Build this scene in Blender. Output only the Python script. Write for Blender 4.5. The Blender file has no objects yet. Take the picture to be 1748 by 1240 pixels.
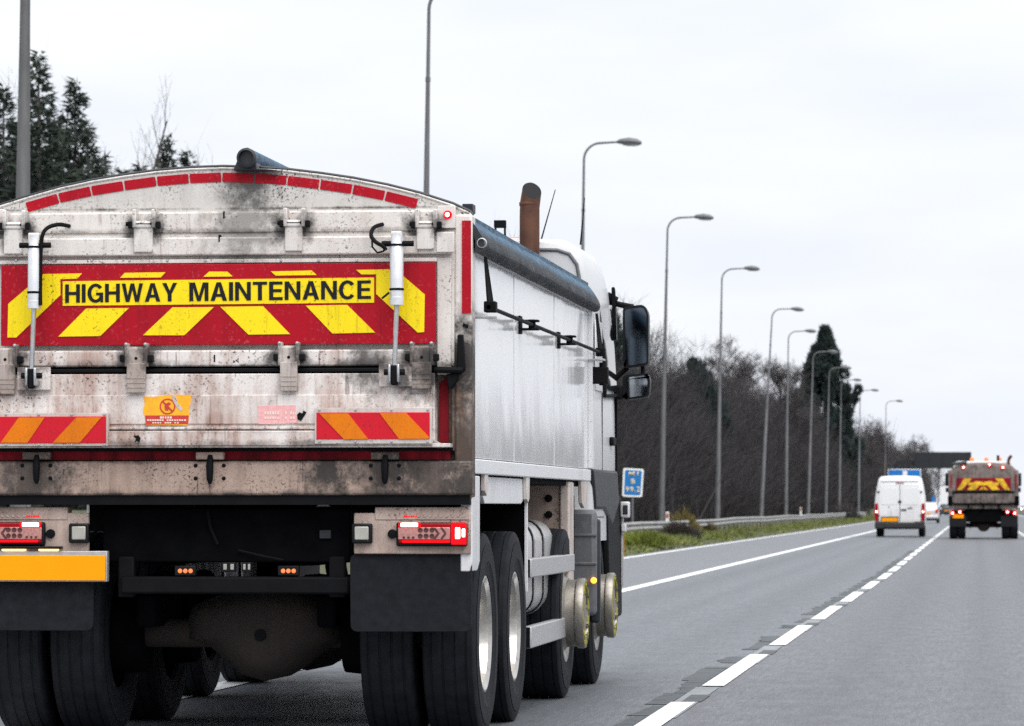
import bpy, bmesh, math, random
import numpy as np
from mathutils import Vector, Matrix

# ------------------------------------------------------------------ scene, camera, sky, sun, exposure
sc = bpy.context.scene
COL = sc.collection
CAM_H = 1.18
F_PX = 7000.0
YAW = math.atan(794 / F_PX)
PITCH = math.atan(245 / F_PX)

cam_d = bpy.data.cameras.new('camera')
cam = bpy.data.objects.new('camera', cam_d)
COL.objects.link(cam)
cam.location = (0, 0, CAM_H)
cam.rotation_euler = (math.pi / 2 + PITCH, 0, YAW)
cam_d.sensor_width = 36.0
cam_d.sensor_fit = 'HORIZONTAL'
cam_d.lens = F_PX / 1748 * 36.0
cam_d.clip_start = 0.5
cam_d.clip_end = 9000
cam_d.dof.use_dof = True
cam_d.dof.focus_distance = 21.5
cam_d.dof.aperture_fstop = 10.0
sc.camera = cam

SUN_EL, SUN_AZ = math.radians(60), math.radians(150)   # azimuth from +Y, clockwise: behind the camera, to the right
world = bpy.data.worlds.new('World')
sc.world = world
world.use_nodes = True
wt = world.node_tree
wt.nodes.clear()
w_out = wt.nodes.new('ShaderNodeOutputWorld')
w_bg = wt.nodes.new('ShaderNodeBackground')
w_sky = wt.nodes.new('ShaderNodeTexSky')
w_sky.sky_type = 'NISHITA'
w_sky.sun_disc = False
w_sky.sun_elevation = SUN_EL
w_sky.sun_rotation = SUN_AZ
w_sky.dust_density = 4.0
w_hsv = wt.nodes.new('ShaderNodeHueSaturation')
w_hsv.inputs['Saturation'].default_value = 0.25
wt.links.new(w_sky.outputs[0], w_hsv.inputs['Color'])
# an even layer of stratus drawn over the clear sky
w_tc = wt.nodes.new('ShaderNodeTexCoord')
w_map = wt.nodes.new('ShaderNodeMapping')
w_map.inputs['Scale'].default_value = (1.0, 1.0, 4.0)
w_noise = wt.nodes.new('ShaderNodeTexNoise')
w_noise.inputs['Scale'].default_value = 9.0
w_noise.inputs['Detail'].default_value = 4.0
w_ramp = wt.nodes.new('ShaderNodeValToRGB')
w_ramp.color_ramp.elements[0].position = 0.3
w_ramp.color_ramp.elements[0].color = (0.815, 0.862, 0.955, 1)
w_ramp.color_ramp.elements[1].position = 0.72
w_ramp.color_ramp.elements[1].color = (0.955, 0.975, 1.0, 1)
wt.links.new(w_tc.outputs['Generated'], w_map.inputs['Vector'])
wt.links.new(w_map.outputs[0], w_noise.inputs['Vector'])
wt.links.new(w_noise.outputs['Fac'], w_ramp.inputs['Fac'])
w_mul = wt.nodes.new('ShaderNodeVectorMath')
w_mul.operation = 'SCALE'
w_mul.inputs['Scale'].default_value = 4.3
wt.links.new(w_ramp.outputs[0], w_mul.inputs[0])
w_mix = wt.nodes.new('ShaderNodeMix')
w_mix.data_type = 'RGBA'
w_mix.inputs['Factor'].default_value = 0.93
wt.links.new(w_hsv.outputs[0], w_mix.inputs[6])
wt.links.new(w_mul.outputs[0], w_mix.inputs[7])
wt.links.new(w_mix.outputs[2], w_bg.inputs['Color'])
w_bg.inputs['Strength'].default_value = 0.1
wt.links.new(w_bg.outputs[0], w_out.inputs['Surface'])

sun_d = bpy.data.lights.new('sun', 'SUN')
sun = bpy.data.objects.new('sun', sun_d)
COL.objects.link(sun)
sun_d.energy = 1.5
sun_d.angle = math.radians(70)
sun_d.color = (1.0, 0.975, 0.95)
sdir = Vector((math.sin(SUN_AZ) * math.cos(SUN_EL), math.cos(SUN_AZ) * math.cos(SUN_EL), math.sin(SUN_EL)))
sun.rotation_euler = sdir.to_track_quat('Z', 'Y').to_euler()
sun.location = (0, -30, 60)

vs = sc.view_settings
vs.view_transform = 'Standard'
vs.look = 'None'
vs.exposure = 1.34
vs.gamma = 1.0
vs.use_curve_mapping = False
sc.render.engine = 'CYCLES'
sc.cycles.use_denoising = False      # the photograph is grainy: keep the sampling grain
sc.cycles.sample_clamp_indirect = 3.0
sc.cycles.max_bounces = 8
sc.cycles.volume_bounces = 1

R = math.radians
rng = random.Random(7)

# ------------------------------------------------------------------ drawing helpers
def ray(px, py):
    x, u = (px - 874) / F_PX, -(py - 620) / F_PX
    d2 = math.cos(PITCH) - u * math.sin(PITCH)
    u2 = math.sin(PITCH) + u * math.cos(PITCH)
    return (x * math.cos(YAW) - d2 * math.sin(YAW), x * math.sin(YAW) + d2 * math.cos(YAW), u2)

def at(px, py, Y):
    r = ray(px, py); t = Y / r[1]
    return Vector((r[0] * t, Y, CAM_H + r[2] * t))

def S(r, g, b, a=1.0):
    f = lambda c: c / 12.92 if c <= 0.04045 else ((c + 0.055) / 1.055) ** 2.4
    return (f(r / 255), f(g / 255), f(b / 255), a)

class MB:
    """collects vertices and faces of one piece"""
    def __init__(self):
        self.v, self.f = [], []
    def add(self, vs_, fs_):
        o = len(self.v)
        self.v += [tuple(p) for p in vs_]
        self.f += [tuple(i + o for i in q) for q in fs_]
        return self
    def box(self, x0, x1, y0, y1, z0, z1):
        return self.add([(x0, y0, z0), (x1, y0, z0), (x1, y1, z0), (x0, y1, z0), (x0, y0, z1), (x1, y0, z1), (x1, y1, z1), (x0, y1, z1)],
                        [(0, 3, 2, 1), (4, 5, 6, 7), (0, 1, 5, 4), (1, 2, 6, 5), (2, 3, 7, 6), (3, 0, 4, 7)])
    def prism(self, poly, a0, a1, axis='y'):
        n = len(poly)
        def mk(p, a):
            return (p[0], a, p[1]) if axis == 'y' else ((a, p[0], p[1]) if axis == 'x' else (p[0], p[1], a))
        return self.add([mk(p, a0) for p in poly] + [mk(p, a1) for p in poly],
                        [tuple(range(n)), tuple(range(2 * n - 1, n - 1, -1))] + [(i, (i + 1) % n, n + (i + 1) % n, n + i) for i in range(n)])
    def loft(self, rings, cap=True, closed=True):
        n = len(rings[0])
        vs_ = [p for r_ in rings for p in r_]
        fs_ = []
        for k in range(len(rings) - 1):
            for i in range(n if closed else n - 1):
                j = (i + 1) % n
                fs_.append((k * n + i, k * n + j, (k + 1) * n + j, (k + 1) * n + i))
        if cap:
            fs_.append(tuple(range(n)))
            fs_.append(tuple(range(len(vs_) - 1, len(vs_) - n - 1, -1)))
        return self.add(vs_, fs_)
    def tube(self, path, r, n=10, cap=True):
        path = [Vector(p) for p in path]
        rs = r if isinstance(r, (list, tuple)) else [r] * len(path)
        rings, up = [], None
        for i, p in enumerate(path):
            d = (path[min(i + 1, len(path) - 1)] - path[max(i - 1, 0)]).normalized()
            if up is None:
                up = Vector((0, 0, 1)) if abs(d.z) < 0.9 else Vector((1, 0, 0))
            a = d.cross(up).normalized()
            b = a.cross(d).normalized()
            up = b
            rings.append([p + rs[i] * (math.cos(2 * math.pi * k / n) * a + math.sin(2 * math.pi * k / n) * b) for k in range(n)])
        return self.loft(rings, cap)
    def lathe(self, prof, c, axis='x', n=40, cap=False):
        """prof: list of (radius, offset along axis)"""
        rings = []
        for r_, o in prof:
            ring = []
            for k in range(n):
                a = 2 * math.pi * k / n
                u, w = r_ * math.cos(a), r_ * math.sin(a)
                ring.append((c[0] + o, c[1] + u, c[2] + w) if axis == 'x' else ((c[0] + u, c[1] + o, c[2] + w) if axis == 'y' else (c[0] + u, c[1] + w, c[2] + o)))
            rings.append(ring)
        return self.loft(rings, cap)
    def build(self, name, mat, parent=None, bevel=0, smooth=True, label=None, angle=35):
        me = bpy.data.meshes.new(name)
        me.from_pydata(self.v, [], self.f)
        bm = bmesh.new(); bm.from_mesh(me)
        bmesh.ops.recalc_face_normals(bm, faces=bm.faces)
        bm.to_mesh(me); bm.free()
        if smooth:
            me.shade_smooth()
            me.set_sharp_from_angle(angle=R(angle))
        me.materials.append(mat)
        o = bpy.data.objects.new(name, me)
        COL.objects.link(o)
        if parent is not None:
            o.parent = parent
        if bevel:
            m = o.modifiers.new('bevel', 'BEVEL')
            m.width = bevel; m.segments = 2; m.limit_method = 'ANGLE'; m.angle_limit = R(40)
        if label:
            o['label'] = label
        return o

def box(name, mat, parent, x0, x1, y0, y1, z0, z1, bevel=0, label=None):
    return MB().box(min(x0, x1), max(x0, x1), min(y0, y1), max(y0, y1), min(z0, z1), max(z0, z1)).build(name, mat, parent, bevel, label=label)

def empty(name, loc, rz=0):
    o = bpy.data.objects.new(name, None)
    o.empty_display_size = 0.3
    COL.objects.link(o)
    o.location = loc
    o.rotation_euler = (0, 0, rz)
    return o

def tag(o, label=None, cat=None, group=None, kind=None):
    if label: o['label'] = label
    if cat: o['category'] = cat
    if group: o['group'] = group
    if kind: o['kind'] = kind
    return o

KIDS = {}
def copy_tree(o, parent=None):
    c = o.copy()
    COL.objects.link(c)
    c.parent = parent
    for ch in o.children:
        copy_tree(ch, c)
    return c

def fast_mesh(name, V, Fc, mat, parent=None, smooth=False):
    """V (n,3) array, Fc (m,k) array of triangles or quads"""
    me = bpy.data.meshes.new(name)
    V = np.asarray(V, np.float32); Fc = np.asarray(Fc, np.int32)
    k = Fc.shape[1]
    me.vertices.add(len(V)); me.vertices.foreach_set('co', V.ravel())
    me.loops.add(Fc.size); me.loops.foreach_set('vertex_index', Fc.ravel())
    me.polygons.add(len(Fc))
    me.polygons.foreach_set('loop_start', np.arange(0, Fc.size, k, dtype=np.int32))
    me.polygons.foreach_set('loop_total', np.full(len(Fc), k, np.int32))
    me.update(calc_edges=True)
    me.materials.append(mat)
    if smooth: me.shade_smooth()
    o = bpy.data.objects.new(name, me)
    COL.objects.link(o)
    if parent is not None: o.parent = parent
    return o

# ------------------------------------------------------------------ materials
class NT:
    def __init__(self, name):
        self.m = bpy.data.materials.new(name)
        self.m.use_nodes = True
        self.t = self.m.node_tree
        self.b = self.t.nodes['Principled BSDF']
        self.tc = None
    def coord(self, scale=(1, 1, 1), kind='Object'):
        if self.tc is None:
            self.tc = self.t.nodes.new('ShaderNodeTexCoord')
        mp = self.t.nodes.new('ShaderNodeMapping')
        mp.inputs['Scale'].default_value = scale
        self.t.links.new(self.tc.outputs[kind], mp.inputs['Vector'])
        return mp.outputs[0]
    def noise(self, scale, detail=4, rough=0.5, vec=None, stretch=(1, 1, 1)):
        n = self.t.nodes.new('ShaderNodeTexNoise')
        n.inputs['Scale'].default_value = scale
        n.inputs['Detail'].default_value = detail
        n.inputs['Roughness'].default_value = rough
        self.t.links.new(vec if vec is not None else self.coord(stretch), n.inputs['Vector'])
        return n.outputs['Fac']
    def rng(self, v, a, b, c=0.0, d=1.0):
        n = self.t.nodes.new('ShaderNodeMapRange')
        n.inputs[1].default_value = a; n.inputs[2].default_value = b
        n.inputs[3].default_value = c; n.inputs[4].default_value = d
        self.t.links.new(v, n.inputs[0])
        return n.outputs[0]
    def math(self, op, a, b):
        n = self.t.nodes.new('ShaderNodeMath'); n.operation = op
        for i, q in enumerate((a, b)):
            if isinstance(q, (int, float)): n.inputs[i].default_value = q
            else: self.t.links.new(q, n.inputs[i])
        n.use_clamp = False
        return n.outputs[0]
    def mix(self, fac, a, b, blend='MIX'):
        n = self.t.nodes.new('ShaderNodeMix'); n.data_type = 'RGBA'; n.blend_type = blend
        for i, q in ((0, fac), (6, a), (7, b)):
            if isinstance(q, (int, float)): n.inputs[i].default_value = q
            elif isinstance(q, tuple): n.inputs[i].default_value = q
            else: self.t.links.new(q, n.inputs[i])
        return n.outputs[2]
    def sep(self):
        n = self.t.nodes.new('ShaderNodeSeparateXYZ')
        self.t.links.new(self.coord(), n.inputs[0])
        return n.outputs
    def set(self, col=None, rough=None, metal=None, spec=None, coat=None):
        for k, v in (('Base Color', col), ('Roughness', rough), ('Metallic', metal), ('Specular IOR Level', spec), ('Coat Weight', coat)):
            if v is None: continue
            if isinstance(v, (int, float)) or isinstance(v, tuple): self.b.inputs[k].default_value = v
            else: self.t.links.new(v, self.b.inputs[k])
        return self
    def bump(self, h, strength=0.3, dist=0.01):
        n = self.t.nodes.new('ShaderNodeBump')
        n.inputs['Strength'].default_value = strength
        n.inputs['Distance'].default_value = dist
        self.t.links.new(h, n.inputs['Height'])
        self.t.links.new(n.outputs[0], self.b.inputs['Normal'])
        return self

def plain(name, col, rough=0.5, metal=0.0, var=0.12, scale=12.0, spec=0.5):
    n = NT(name)
    f = n.noise(scale, 5, 0.6)
    dark = tuple(c * (1 - var) for c in col[:3]) + (1,)
    lite = tuple(min(1, c * (1 + var)) for c in col[:3]) + (1,)
    n.set(n.mix(n.rng(f, 0.3, 0.7), dark, lite), rough, metal, spec)
    return n.m

def grime(name, base, dust, rough=0.45, z0=0.5, z1=2.9, k=2.2, zf=0.3, bias=0.62, speck=0.64, speckcol=(0.03, 0.026, 0.024, 1), metal=0.0, scale=2.2, soot=None, spots=(), grain=0.16, spec=0.5, streak=0.0, streakcol=None):
    """road-dirty paint: dust film in patches and vertical runs, spatter specks, soot bands"""
    n = NT(name)
    a = n.noise(scale, 8, 0.62)
    s = n.noise(1.0, 6, 0.6, stretch=(16, 16, 1.3))
    z = n.sep()[2]
    hz = n.rng(z, z0, z1, 1.0, 0.0)
    f = n.math('ADD', n.math('MULTIPLY', a, 0.75), n.math('MULTIPLY', s, 0.5))
    f = n.math('ADD', f, n.math('MULTIPLY', hz, zf))
    f = n.rng(n.math('SUBTRACT', f, bias), 0.0, 1.0 / k)
    c = n.mix(f, base, dust)
    g = n.noise(260, 2, 0.5)
    c = n.mix(n.rng(g, 0.3, 0.7, 0.0, grain), c, tuple(q * 0.45 for q in dust[:3]) + (1,))
    if streak:
        sk = n.noise(1.0, 7, 0.68, stretch=(42, 42, 2.0))
        skm = n.math('MULTIPLY', n.rng(sk, 0.55, 0.64, 0.0, streak), n.rng(n.noise(3.0, 5, 0.6), 0.44, 0.6))
        c = n.mix(skm, c, streakcol or S(104, 74, 58))
    sp = n.noise(70, 3, 0.55)
    spm = n.math('MULTIPLY', n.rng(sp, speck, speck + 0.06), n.rng(n.noise(4.5, 4, 0.6), 0.42, 0.68))
    c = n.mix(spm, c, speckcol)
    if soot:
        for (zc, w, amt) in soot:
            d = n.math('ABSOLUTE', n.math('SUBTRACT', z, zc), 0.0)
            band = n.rng(d, 0.0, w, 1.0, 0.0)
            m = n.rng(n.math('MULTIPLY', band, n.rng(n.noise(7, 6, 0.7), 0.3, 0.65, 0.2, 1.3)), 0.35, 1.0, 0.0, amt)
            c = n.mix(m, c, (0.035, 0.03, 0.028, 1))
    if spots:
        co = n.coord()
        wob = n.noise(16, 6, 0.7)
        for (sx, sz, rad, amt) in spots:
            v = n.t.nodes.new('ShaderNodeVectorMath'); v.operation = 'SUBTRACT'
            n.t.links.new(co, v.inputs[0]); v.inputs[1].default_value = (sx, 0, sz)
            v2 = n.t.nodes.new('ShaderNodeVectorMath'); v2.operation = 'MULTIPLY'
            n.t.links.new(v.outputs[0], v2.inputs[0]); v2.inputs[1].default_value = (1, 0, 0.6)
            L = n.t.nodes.new('ShaderNodeVectorMath'); L.operation = 'LENGTH'
            n.t.links.new(v2.outputs[0], L.inputs[0])
            d = n.math('ADD', n.math('DIVIDE', L.outputs['Value'], rad), n.math('MULTIPLY', n.math('SUBTRACT', wob, 0.5), 2.2))
            c = n.mix(n.rng(d, 0.25, 1.0, amt, 0.0), c, (0.028, 0.024, 0.022, 1))
    n.set(c, n.rng(f, 0.0, 1.0, rough, min(1, rough + 0.35)), metal, spec)
    return n.m

def emit(name, col, strength, base=None):
    n = NT(name)
    n.set(base or col, 0.35, spec=0.15)
    n.b.inputs['Emission Color'].default_value = col
    n.b.inputs['Emission Strength'].default_value = strength
    return n.m

M = {}
HPX = [(22, 388), (244, 386), (501, 384), (726, 386)]
LPX = [(8, 614), (232, 612), (493, 610), (720, 610)]
def tm(px, py):                       # picture position on the tailgate -> metres from its middle, height
    return ((px - 375) / 337.0, CAM_H + (865 - py) / 339.0)
GR = []
for a_, b_ in HPX:
    for d_ in (-22, 22):
        GR.append(tm(a_ + d_, b_ + 4) + (0.06, 0.9))
GR2 = []
for a_, b_ in LPX:
    for d_ in (-24, 24):
        GR2.append(tm(a_ + d_, b_) + (0.055, 0.9))
GR2 += [tm(630, 622) + (0.13, 0.85), tm(745, 622) + (0.16, 0.95), tm(690, 655) + (0.06, 0.8), tm(52, 655) + (0.06, 0.8)]
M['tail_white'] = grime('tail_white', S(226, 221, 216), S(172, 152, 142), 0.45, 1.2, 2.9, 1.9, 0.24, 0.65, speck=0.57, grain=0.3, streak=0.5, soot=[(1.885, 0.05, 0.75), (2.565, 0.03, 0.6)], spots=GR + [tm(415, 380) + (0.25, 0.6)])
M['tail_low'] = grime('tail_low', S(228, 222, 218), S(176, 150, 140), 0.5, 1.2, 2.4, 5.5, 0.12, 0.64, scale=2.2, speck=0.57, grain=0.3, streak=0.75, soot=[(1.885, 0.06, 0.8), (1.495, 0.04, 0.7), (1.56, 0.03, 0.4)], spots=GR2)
M['arch_white'] = grime('arch_white', S(214, 211, 207), S(150, 140, 132), 0.42, 2.5, 3.0, 1.6, 0.1, 0.56, speck=0.55, grain=0.3, spots=[tm(425, 300) + (0.14, 0.8), tm(420, 320) + (0.2, 0.5)], soot=[(2.68, 0.018, 0.9)])
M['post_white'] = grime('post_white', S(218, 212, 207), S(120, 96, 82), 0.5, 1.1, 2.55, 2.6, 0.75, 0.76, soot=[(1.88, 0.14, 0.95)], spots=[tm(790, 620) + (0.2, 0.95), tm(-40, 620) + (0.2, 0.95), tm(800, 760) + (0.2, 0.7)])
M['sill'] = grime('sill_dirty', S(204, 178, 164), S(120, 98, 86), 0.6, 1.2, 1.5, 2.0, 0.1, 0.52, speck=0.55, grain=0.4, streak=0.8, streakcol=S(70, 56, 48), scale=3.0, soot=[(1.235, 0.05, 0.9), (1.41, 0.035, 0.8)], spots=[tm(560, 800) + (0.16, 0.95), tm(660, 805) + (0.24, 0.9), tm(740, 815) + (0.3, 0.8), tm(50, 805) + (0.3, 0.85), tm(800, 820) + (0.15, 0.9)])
M['bracket'] = grime('bracket_paint', S(219, 215, 211), S(158, 138, 128), 0.42, 1.2, 2.9, 2.2, 0.3, 0.66, speck=0.6, spots=[(a, b, r * 0.8, 0.8) for a, b, r, _ in GR + GR2[:8]])
M['bracket_low'] = grime('bracket_low', S(206, 198, 192), S(128, 106, 96), 0.5, 1.2, 2.4, 2.2, 0.3, 0.52, speck=0.56, grain=0.35, streak=0.6, spots=[(a, b, r * 1.1, 0.9) for a, b, r, _ in GR2])
M['side_white'] = grime('side_white', S(226, 227, 229), S(198, 190, 183), 0.13, 1.4, 2.5, 1.3, 0.2, 0.78, speck=0.72, scale=1.0)  # warm film towards the bottom also paints in the panel's warm reflections
def ripple(m, scale, stretch, strength, dist):
    n = NT.__new__(NT); n.m = m; n.t = m.node_tree; n.b = n.t.nodes['Principled BSDF']; n.tc = None
    n.bump(n.noise(scale, 2, 0.4, stretch=stretch), strength, dist)
ripple(M['side_white'], 1.6, (1, 1.0, 0.7), 0.35, 0.03)
M['side_rail'] = grime('side_rail', S(222, 224, 227), S(160, 150, 142), 0.35, 1.2, 1.6, 2.0, 0.2, 0.74)
M['light_panel'] = grime('light_panel', S(200, 178, 166), S(104, 88, 80), 0.55, 0.9, 1.3, 2.2, 0.1, 0.54, speck=0.56, scale=4, grain=0.4)
M['cab_white'] = grime('cab_white', S(204, 205, 207), S(172, 170, 166), 0.25, 1.0, 3.0, 1.2, 0.1, 0.75, speck=0.75)
M['red'] = grime('reflective_red', S(176, 2, 30), S(112, 6, 24), 0.5, 1.2, 2.9, 1.6, 0.2, 0.66, speck=0.59, speckcol=S(176, 66, 74), spec=0.2, grain=0.35, streak=0.4, streakcol=S(60, 14, 22))
M['red_dirty'] = grime('reflective_red_dirty', S(150, 6, 30), S(48, 16, 20), 0.6, 1.4, 1.5, 2.6, 0.15, 0.52, spec=0.2)
M['yellow'] = grime('reflective_yellow', S(250, 222, 20), S(196, 168, 30), 0.38, 1.2, 2.9, 1.5, 0.2, 0.72, speck=0.6, streak=0.35, streakcol=S(120, 98, 24), speckcol=(0.09, 0.06, 0.01, 1), spec=0.25, grain=0.25)
M['letter'] = plain('letter_black', (0.008, 0.009, 0.014, 1), 0.6, spec=0.2)
M['orange_stripe'] = grime('orange_stripe', S(228, 122, 8), S(160, 84, 16), 0.5, 1.2, 1.7, 1.8, 0.2, 0.66, spec=0.2, grain=0.3)
M['red_stripe'] = grime('red_stripe', S(208, 24, 44), S(150, 28, 38), 0.5, 1.2, 1.7, 1.6, 0.2, 0.68, spec=0.2, grain=0.3)
M['sticker_yellow'] = plain('sticker_yellow', S(240, 170, 24), 0.5, var=0.15, scale=30)
M['sticker_red'] = plain('sticker_red', S(186, 52, 44), 0.5, var=0.2, scale=40)
M['sticker_pink'] = plain('sticker_pink', S(226, 168, 168), 0.6, var=0.14, scale=60)
M['sticker_text'] = plain('sticker_text', S(228, 206, 196), 0.6)
M['black'] = plain('black_steel', (0.004, 0.0043, 0.0055, 1), 0.65, var=0.3, spec=0.12)
M['black_gloss'] = plain('black_plastic', (0.006, 0.0065, 0.008, 1), 0.4, var=0.3, spec=0.2)
M['chassis'] = plain('chassis_dark', (0.003, 0.0032, 0.004, 1), 0.9, var=0.4, scale=9, spec=0.05)
M['axle'] = grime('axle_muddy', S(40, 36, 33), S(66, 52, 46), 0.9, 0.2, 0.9, 2.0, 0.1, 0.62)
M['flap'] = plain('rubber_flap', (0.0085, 0.0092, 0.0125, 1), 0.75, var=0.4, scale=20, spec=0.2)
M['tyre'] = plain('tyre_rubber', (0.0085, 0.0098, 0.0135, 1), 0.75, var=0.4, scale=14, spec=0.2)
M['rim'] = plain('rim_metal', S(196, 192, 186), 0.26, 0.95, var=0.2, scale=18)
M['hub_metal'] = grime('hub_metal', S(172, 168, 160), S(96, 88, 78), 0.3, 0.2, 0.9, 2.0, 0.1, 0.6, metal=0.85, scale=6, grain=0.3)
M['steel'] = plain('steel', S(190, 192, 195), 0.28, 0.85, var=0.15, scale=25)
M['cyl'] = plain('cylinder_alu', S(215, 217, 220), 0.3, 0.35, var=0.08, scale=25)
M['alu'] = plain('rail_alu', S(176, 176, 178), 0.42, 0.45, var=0.14, scale=30)
M['tank'] = grime('tank_alu', S(190, 190, 190), S(160, 120, 104), 0.35, 0.4, 1.2, 2.0, 0.1, 0.7, metal=0.35)
M['grey_plastic'] = plain('grey_plastic', S(92, 94, 98), 0.55, var=0.2, scale=16)
M['dark_plastic'] = plain('dark_plastic', S(40, 43, 48), 0.5, var=0.25, scale=10, spec=0.3)
M['rust'] = grime('rusty_exhaust', S(100, 62, 44), S(38, 28, 25), 0.75, 2.6, 3.1, 2.5, -0.1, 0.52, scale=6)
M['soot'] = plain('soot', (0.008, 0.008, 0.009, 1), 0.9)
def tarp_mat():
    n = NT('tarpaulin_blue')
    a = n.noise(7, 8, 0.7, stretch=(1, 0.6, 1))
    b = n.noise(22, 8, 0.75, stretch=(1, 0.5, 1.4))
    c = n.mix(n.rng(a, 0.35, 0.65), S(38, 68, 92), S(84, 124, 152))
    c = n.mix(n.rng(b, 0.50, 0.60, 0, 0.85), c, S(20, 26, 36))
    # lower half of the roll coloured dark for its shaded underside, edge ragged
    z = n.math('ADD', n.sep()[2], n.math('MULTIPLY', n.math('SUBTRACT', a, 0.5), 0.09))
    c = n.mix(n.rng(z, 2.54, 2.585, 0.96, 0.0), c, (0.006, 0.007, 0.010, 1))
    n.set(c, n.rng(a, 0.3, 0.7, 0.35, 0.55), spec=0.15)
    n.bump(n.math('ADD', n.noise(4, 5, 0.6), n.math('MULTIPLY', b, 0.6)), 0.9, 0.03)
    return n.m
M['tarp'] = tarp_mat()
M['tarp_dark'] = plain('tarpaulin_dark', (0.016, 0.018, 0.024, 1), 0.45, var=0.4, scale=14)
M['lens_red'] = plain('lens_red', S(150, 0, 14), 0.25, var=0.1, spec=0.2)
M['lens_glow'] = emit('lens_glow_red', (1.0, 0.004, 0.012, 1), 0.34, S(170, 0, 8))
M['lamp_core'] = emit('lamp_core', (1.0, 0.58, 0.5, 1), 3.2)
M['lens_clear'] = plain('lens_clear', S(186, 132, 126), 0.2, 0.3, var=0.25, scale=90)
M['lens_dark'] = plain('lens_reflector', S(92, 60, 58), 0.2, 0.5)
M['lamp_plate'] = emit('plate_lamp', (1.0, 0.62, 0.22, 1), 0.9)
M['amber'] = emit('amber_lamp', (1.0, 0.36, 0.03, 1), 1.3)
M['amber_dim'] = emit('amber_lamp_dim', (0.9, 0.25, 0.08, 1), 0.35, S(200, 100, 60))
M['white_lens'] = plain('white_lens', S(170, 168, 160), 0.15, 0.2)
M['plate_yellow'] = plain('plate_yellow', S(246, 156, 0), 0.4, var=0.03, spec=0.15)
M['hub_yellow'] = plain('hub_yellow', S(136, 130, 36), 0.6, var=0.5, scale=40)
def mirror_mat():
    n = NT('mirror_glass'); n.set(S(84, 94, 104), 0.06, 1.0); return n.m
M['mirror'] = mirror_mat()
_m = NT('mirror_glass_clear'); _m.set(S(178, 184, 190), 0.05, 1.0); M['mirror_clear'] = _m.m
def glass_mat():
    n = NT('window_glass'); n.set((0.012, 0.015, 0.018, 1), 0.05, 0.0, 0.6); return n.m
M['glass'] = glass_mat()

# ------------------------------------------------------------------ ground, road, verge, markings
def asphalt(name, a, b, rough=0.5, tracks=()):
    n = NT(name)
    big = n.noise(0.35, 5, 0.6, stretch=(1, 0.12, 1))
    mid = n.noise(5.0, 6, 0.65, stretch=(1, 0.35, 1))
    fine = n.noise(85, 3, 0.7)
    c = n.mix(n.rng(big, 0.3, 0.7), a, b)
    c = n.mix(n.rng(mid, 0.35, 0.75, 0.0, 0.35), c, tuple(q * 0.62 for q in a[:3]) + (1,))
    c = n.mix(n.rng(fine, 0.32, 0.66, 0.25, 1.0), tuple(q * 0.55 for q in a[:3]) + (1,), c)
    st = n.noise(30, 5, 0.75, stretch=(1, 0.045, 1))
    c = n.mix(n.rng(st, 0.36, 0.64, 0.0, 0.7), c, tuple(q * 0.45 for q in a[:3]) + (1,))
    st2 = n.noise(95, 2, 0.7, stretch=(1, 0.05, 1))
    c = n.mix(n.rng(st2, 0.55, 0.75, 0.0, 0.35), c, tuple(min(1, q * 1.9) for q in b[:3]) + (1,))
    # tyre-polished tracks either side of the lane's middle, oil drip between them
    x = n.sep()[0]
    for tx, w_, amt in tracks:
        d = n.math('ABSOLUTE', n.math('SUBTRACT', x, tx), 0.0)
        c = n.mix(n.math('MULTIPLY', n.rng(d, 0.0, w_, amt, 0.0), n.rng(big, 0.3, 0.7, 0.5, 1.3)), c, tuple(q * 0.5 for q in a[:3]) + (1,))
    n.set(c, n.rng(mid, 0.3, 0.7, rough - 0.06, rough + 0.1))
    n.bump(fine, 0.5, 0.006)
    return n.m
M['asphalt_1'] = asphalt('asphalt_bluish', (0.152, 0.167, 0.187, 1), (0.190, 0.206, 0.227, 1), 0.5, [(-4.25, 0.5, 0.55), (-2.45, 0.5, 0.55), (-3.35, 0.25, 0.4)])
M['asphalt_2'] = asphalt('asphalt_lilac', (0.156, 0.162, 0.181, 1), (0.190, 0.196, 0.217, 1), 0.54, [(-0.85, 0.5, 0.5), (0.95, 0.5, 0.5), (0.05, 0.25, 0.4)])
M['asphalt_3'] = asphalt('asphalt_shoulder', (0.180, 0.190, 0.208, 1), (0.225, 0.235, 0.254, 1), 0.52)
def linepaint():
    n = NT('road_paint')
    f = n.noise(18, 6, 0.7)
    n.set(n.mix(n.rng(f, 0.33, 0.45), (0.34, 0.35, 0.37, 1), (0.80, 0.81, 0.82, 1)), 0.5)
    n.bump(n.noise(60, 3), 0.3, 0.004)
    return n.m
M['line'] = linepaint()
M['tar'] = plain('tar_patch', (0.048, 0.056, 0.062, 1), 0.55, var=0.5, scale=7)
M['old_line'] = plain('worn_paint', (0.20, 0.215, 0.225, 1), 0.5, var=0.2, scale=6)

def earth():
    n = NT('field_ground')
    n.set(n.mix(n.rng(n.noise(0.2, 6, 0.6), 0.35, 0.65), (0.05, 0.055, 0.03, 1), (0.075, 0.065, 0.045, 1)), 0.95)
    return n.m
M['earth'] = earth()
def turf():
    n = NT('verge_soil')
    c = n.mix(n.rng(n.noise(0.9, 6, 0.65), 0.35, 0.62), (0.05, 0.075, 0.022, 1), (0.085, 0.078, 0.045, 1))
    c = n.mix(n.rng(n.noise(30, 4, 0.6), 0.45, 0.7), c, (0.03, 0.035, 0.015, 1))
    n.set(c, 0.95); n.bump(n.noise(14, 5), 0.8, 0.05)
    return n.m
M['turf'] = turf()

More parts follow.
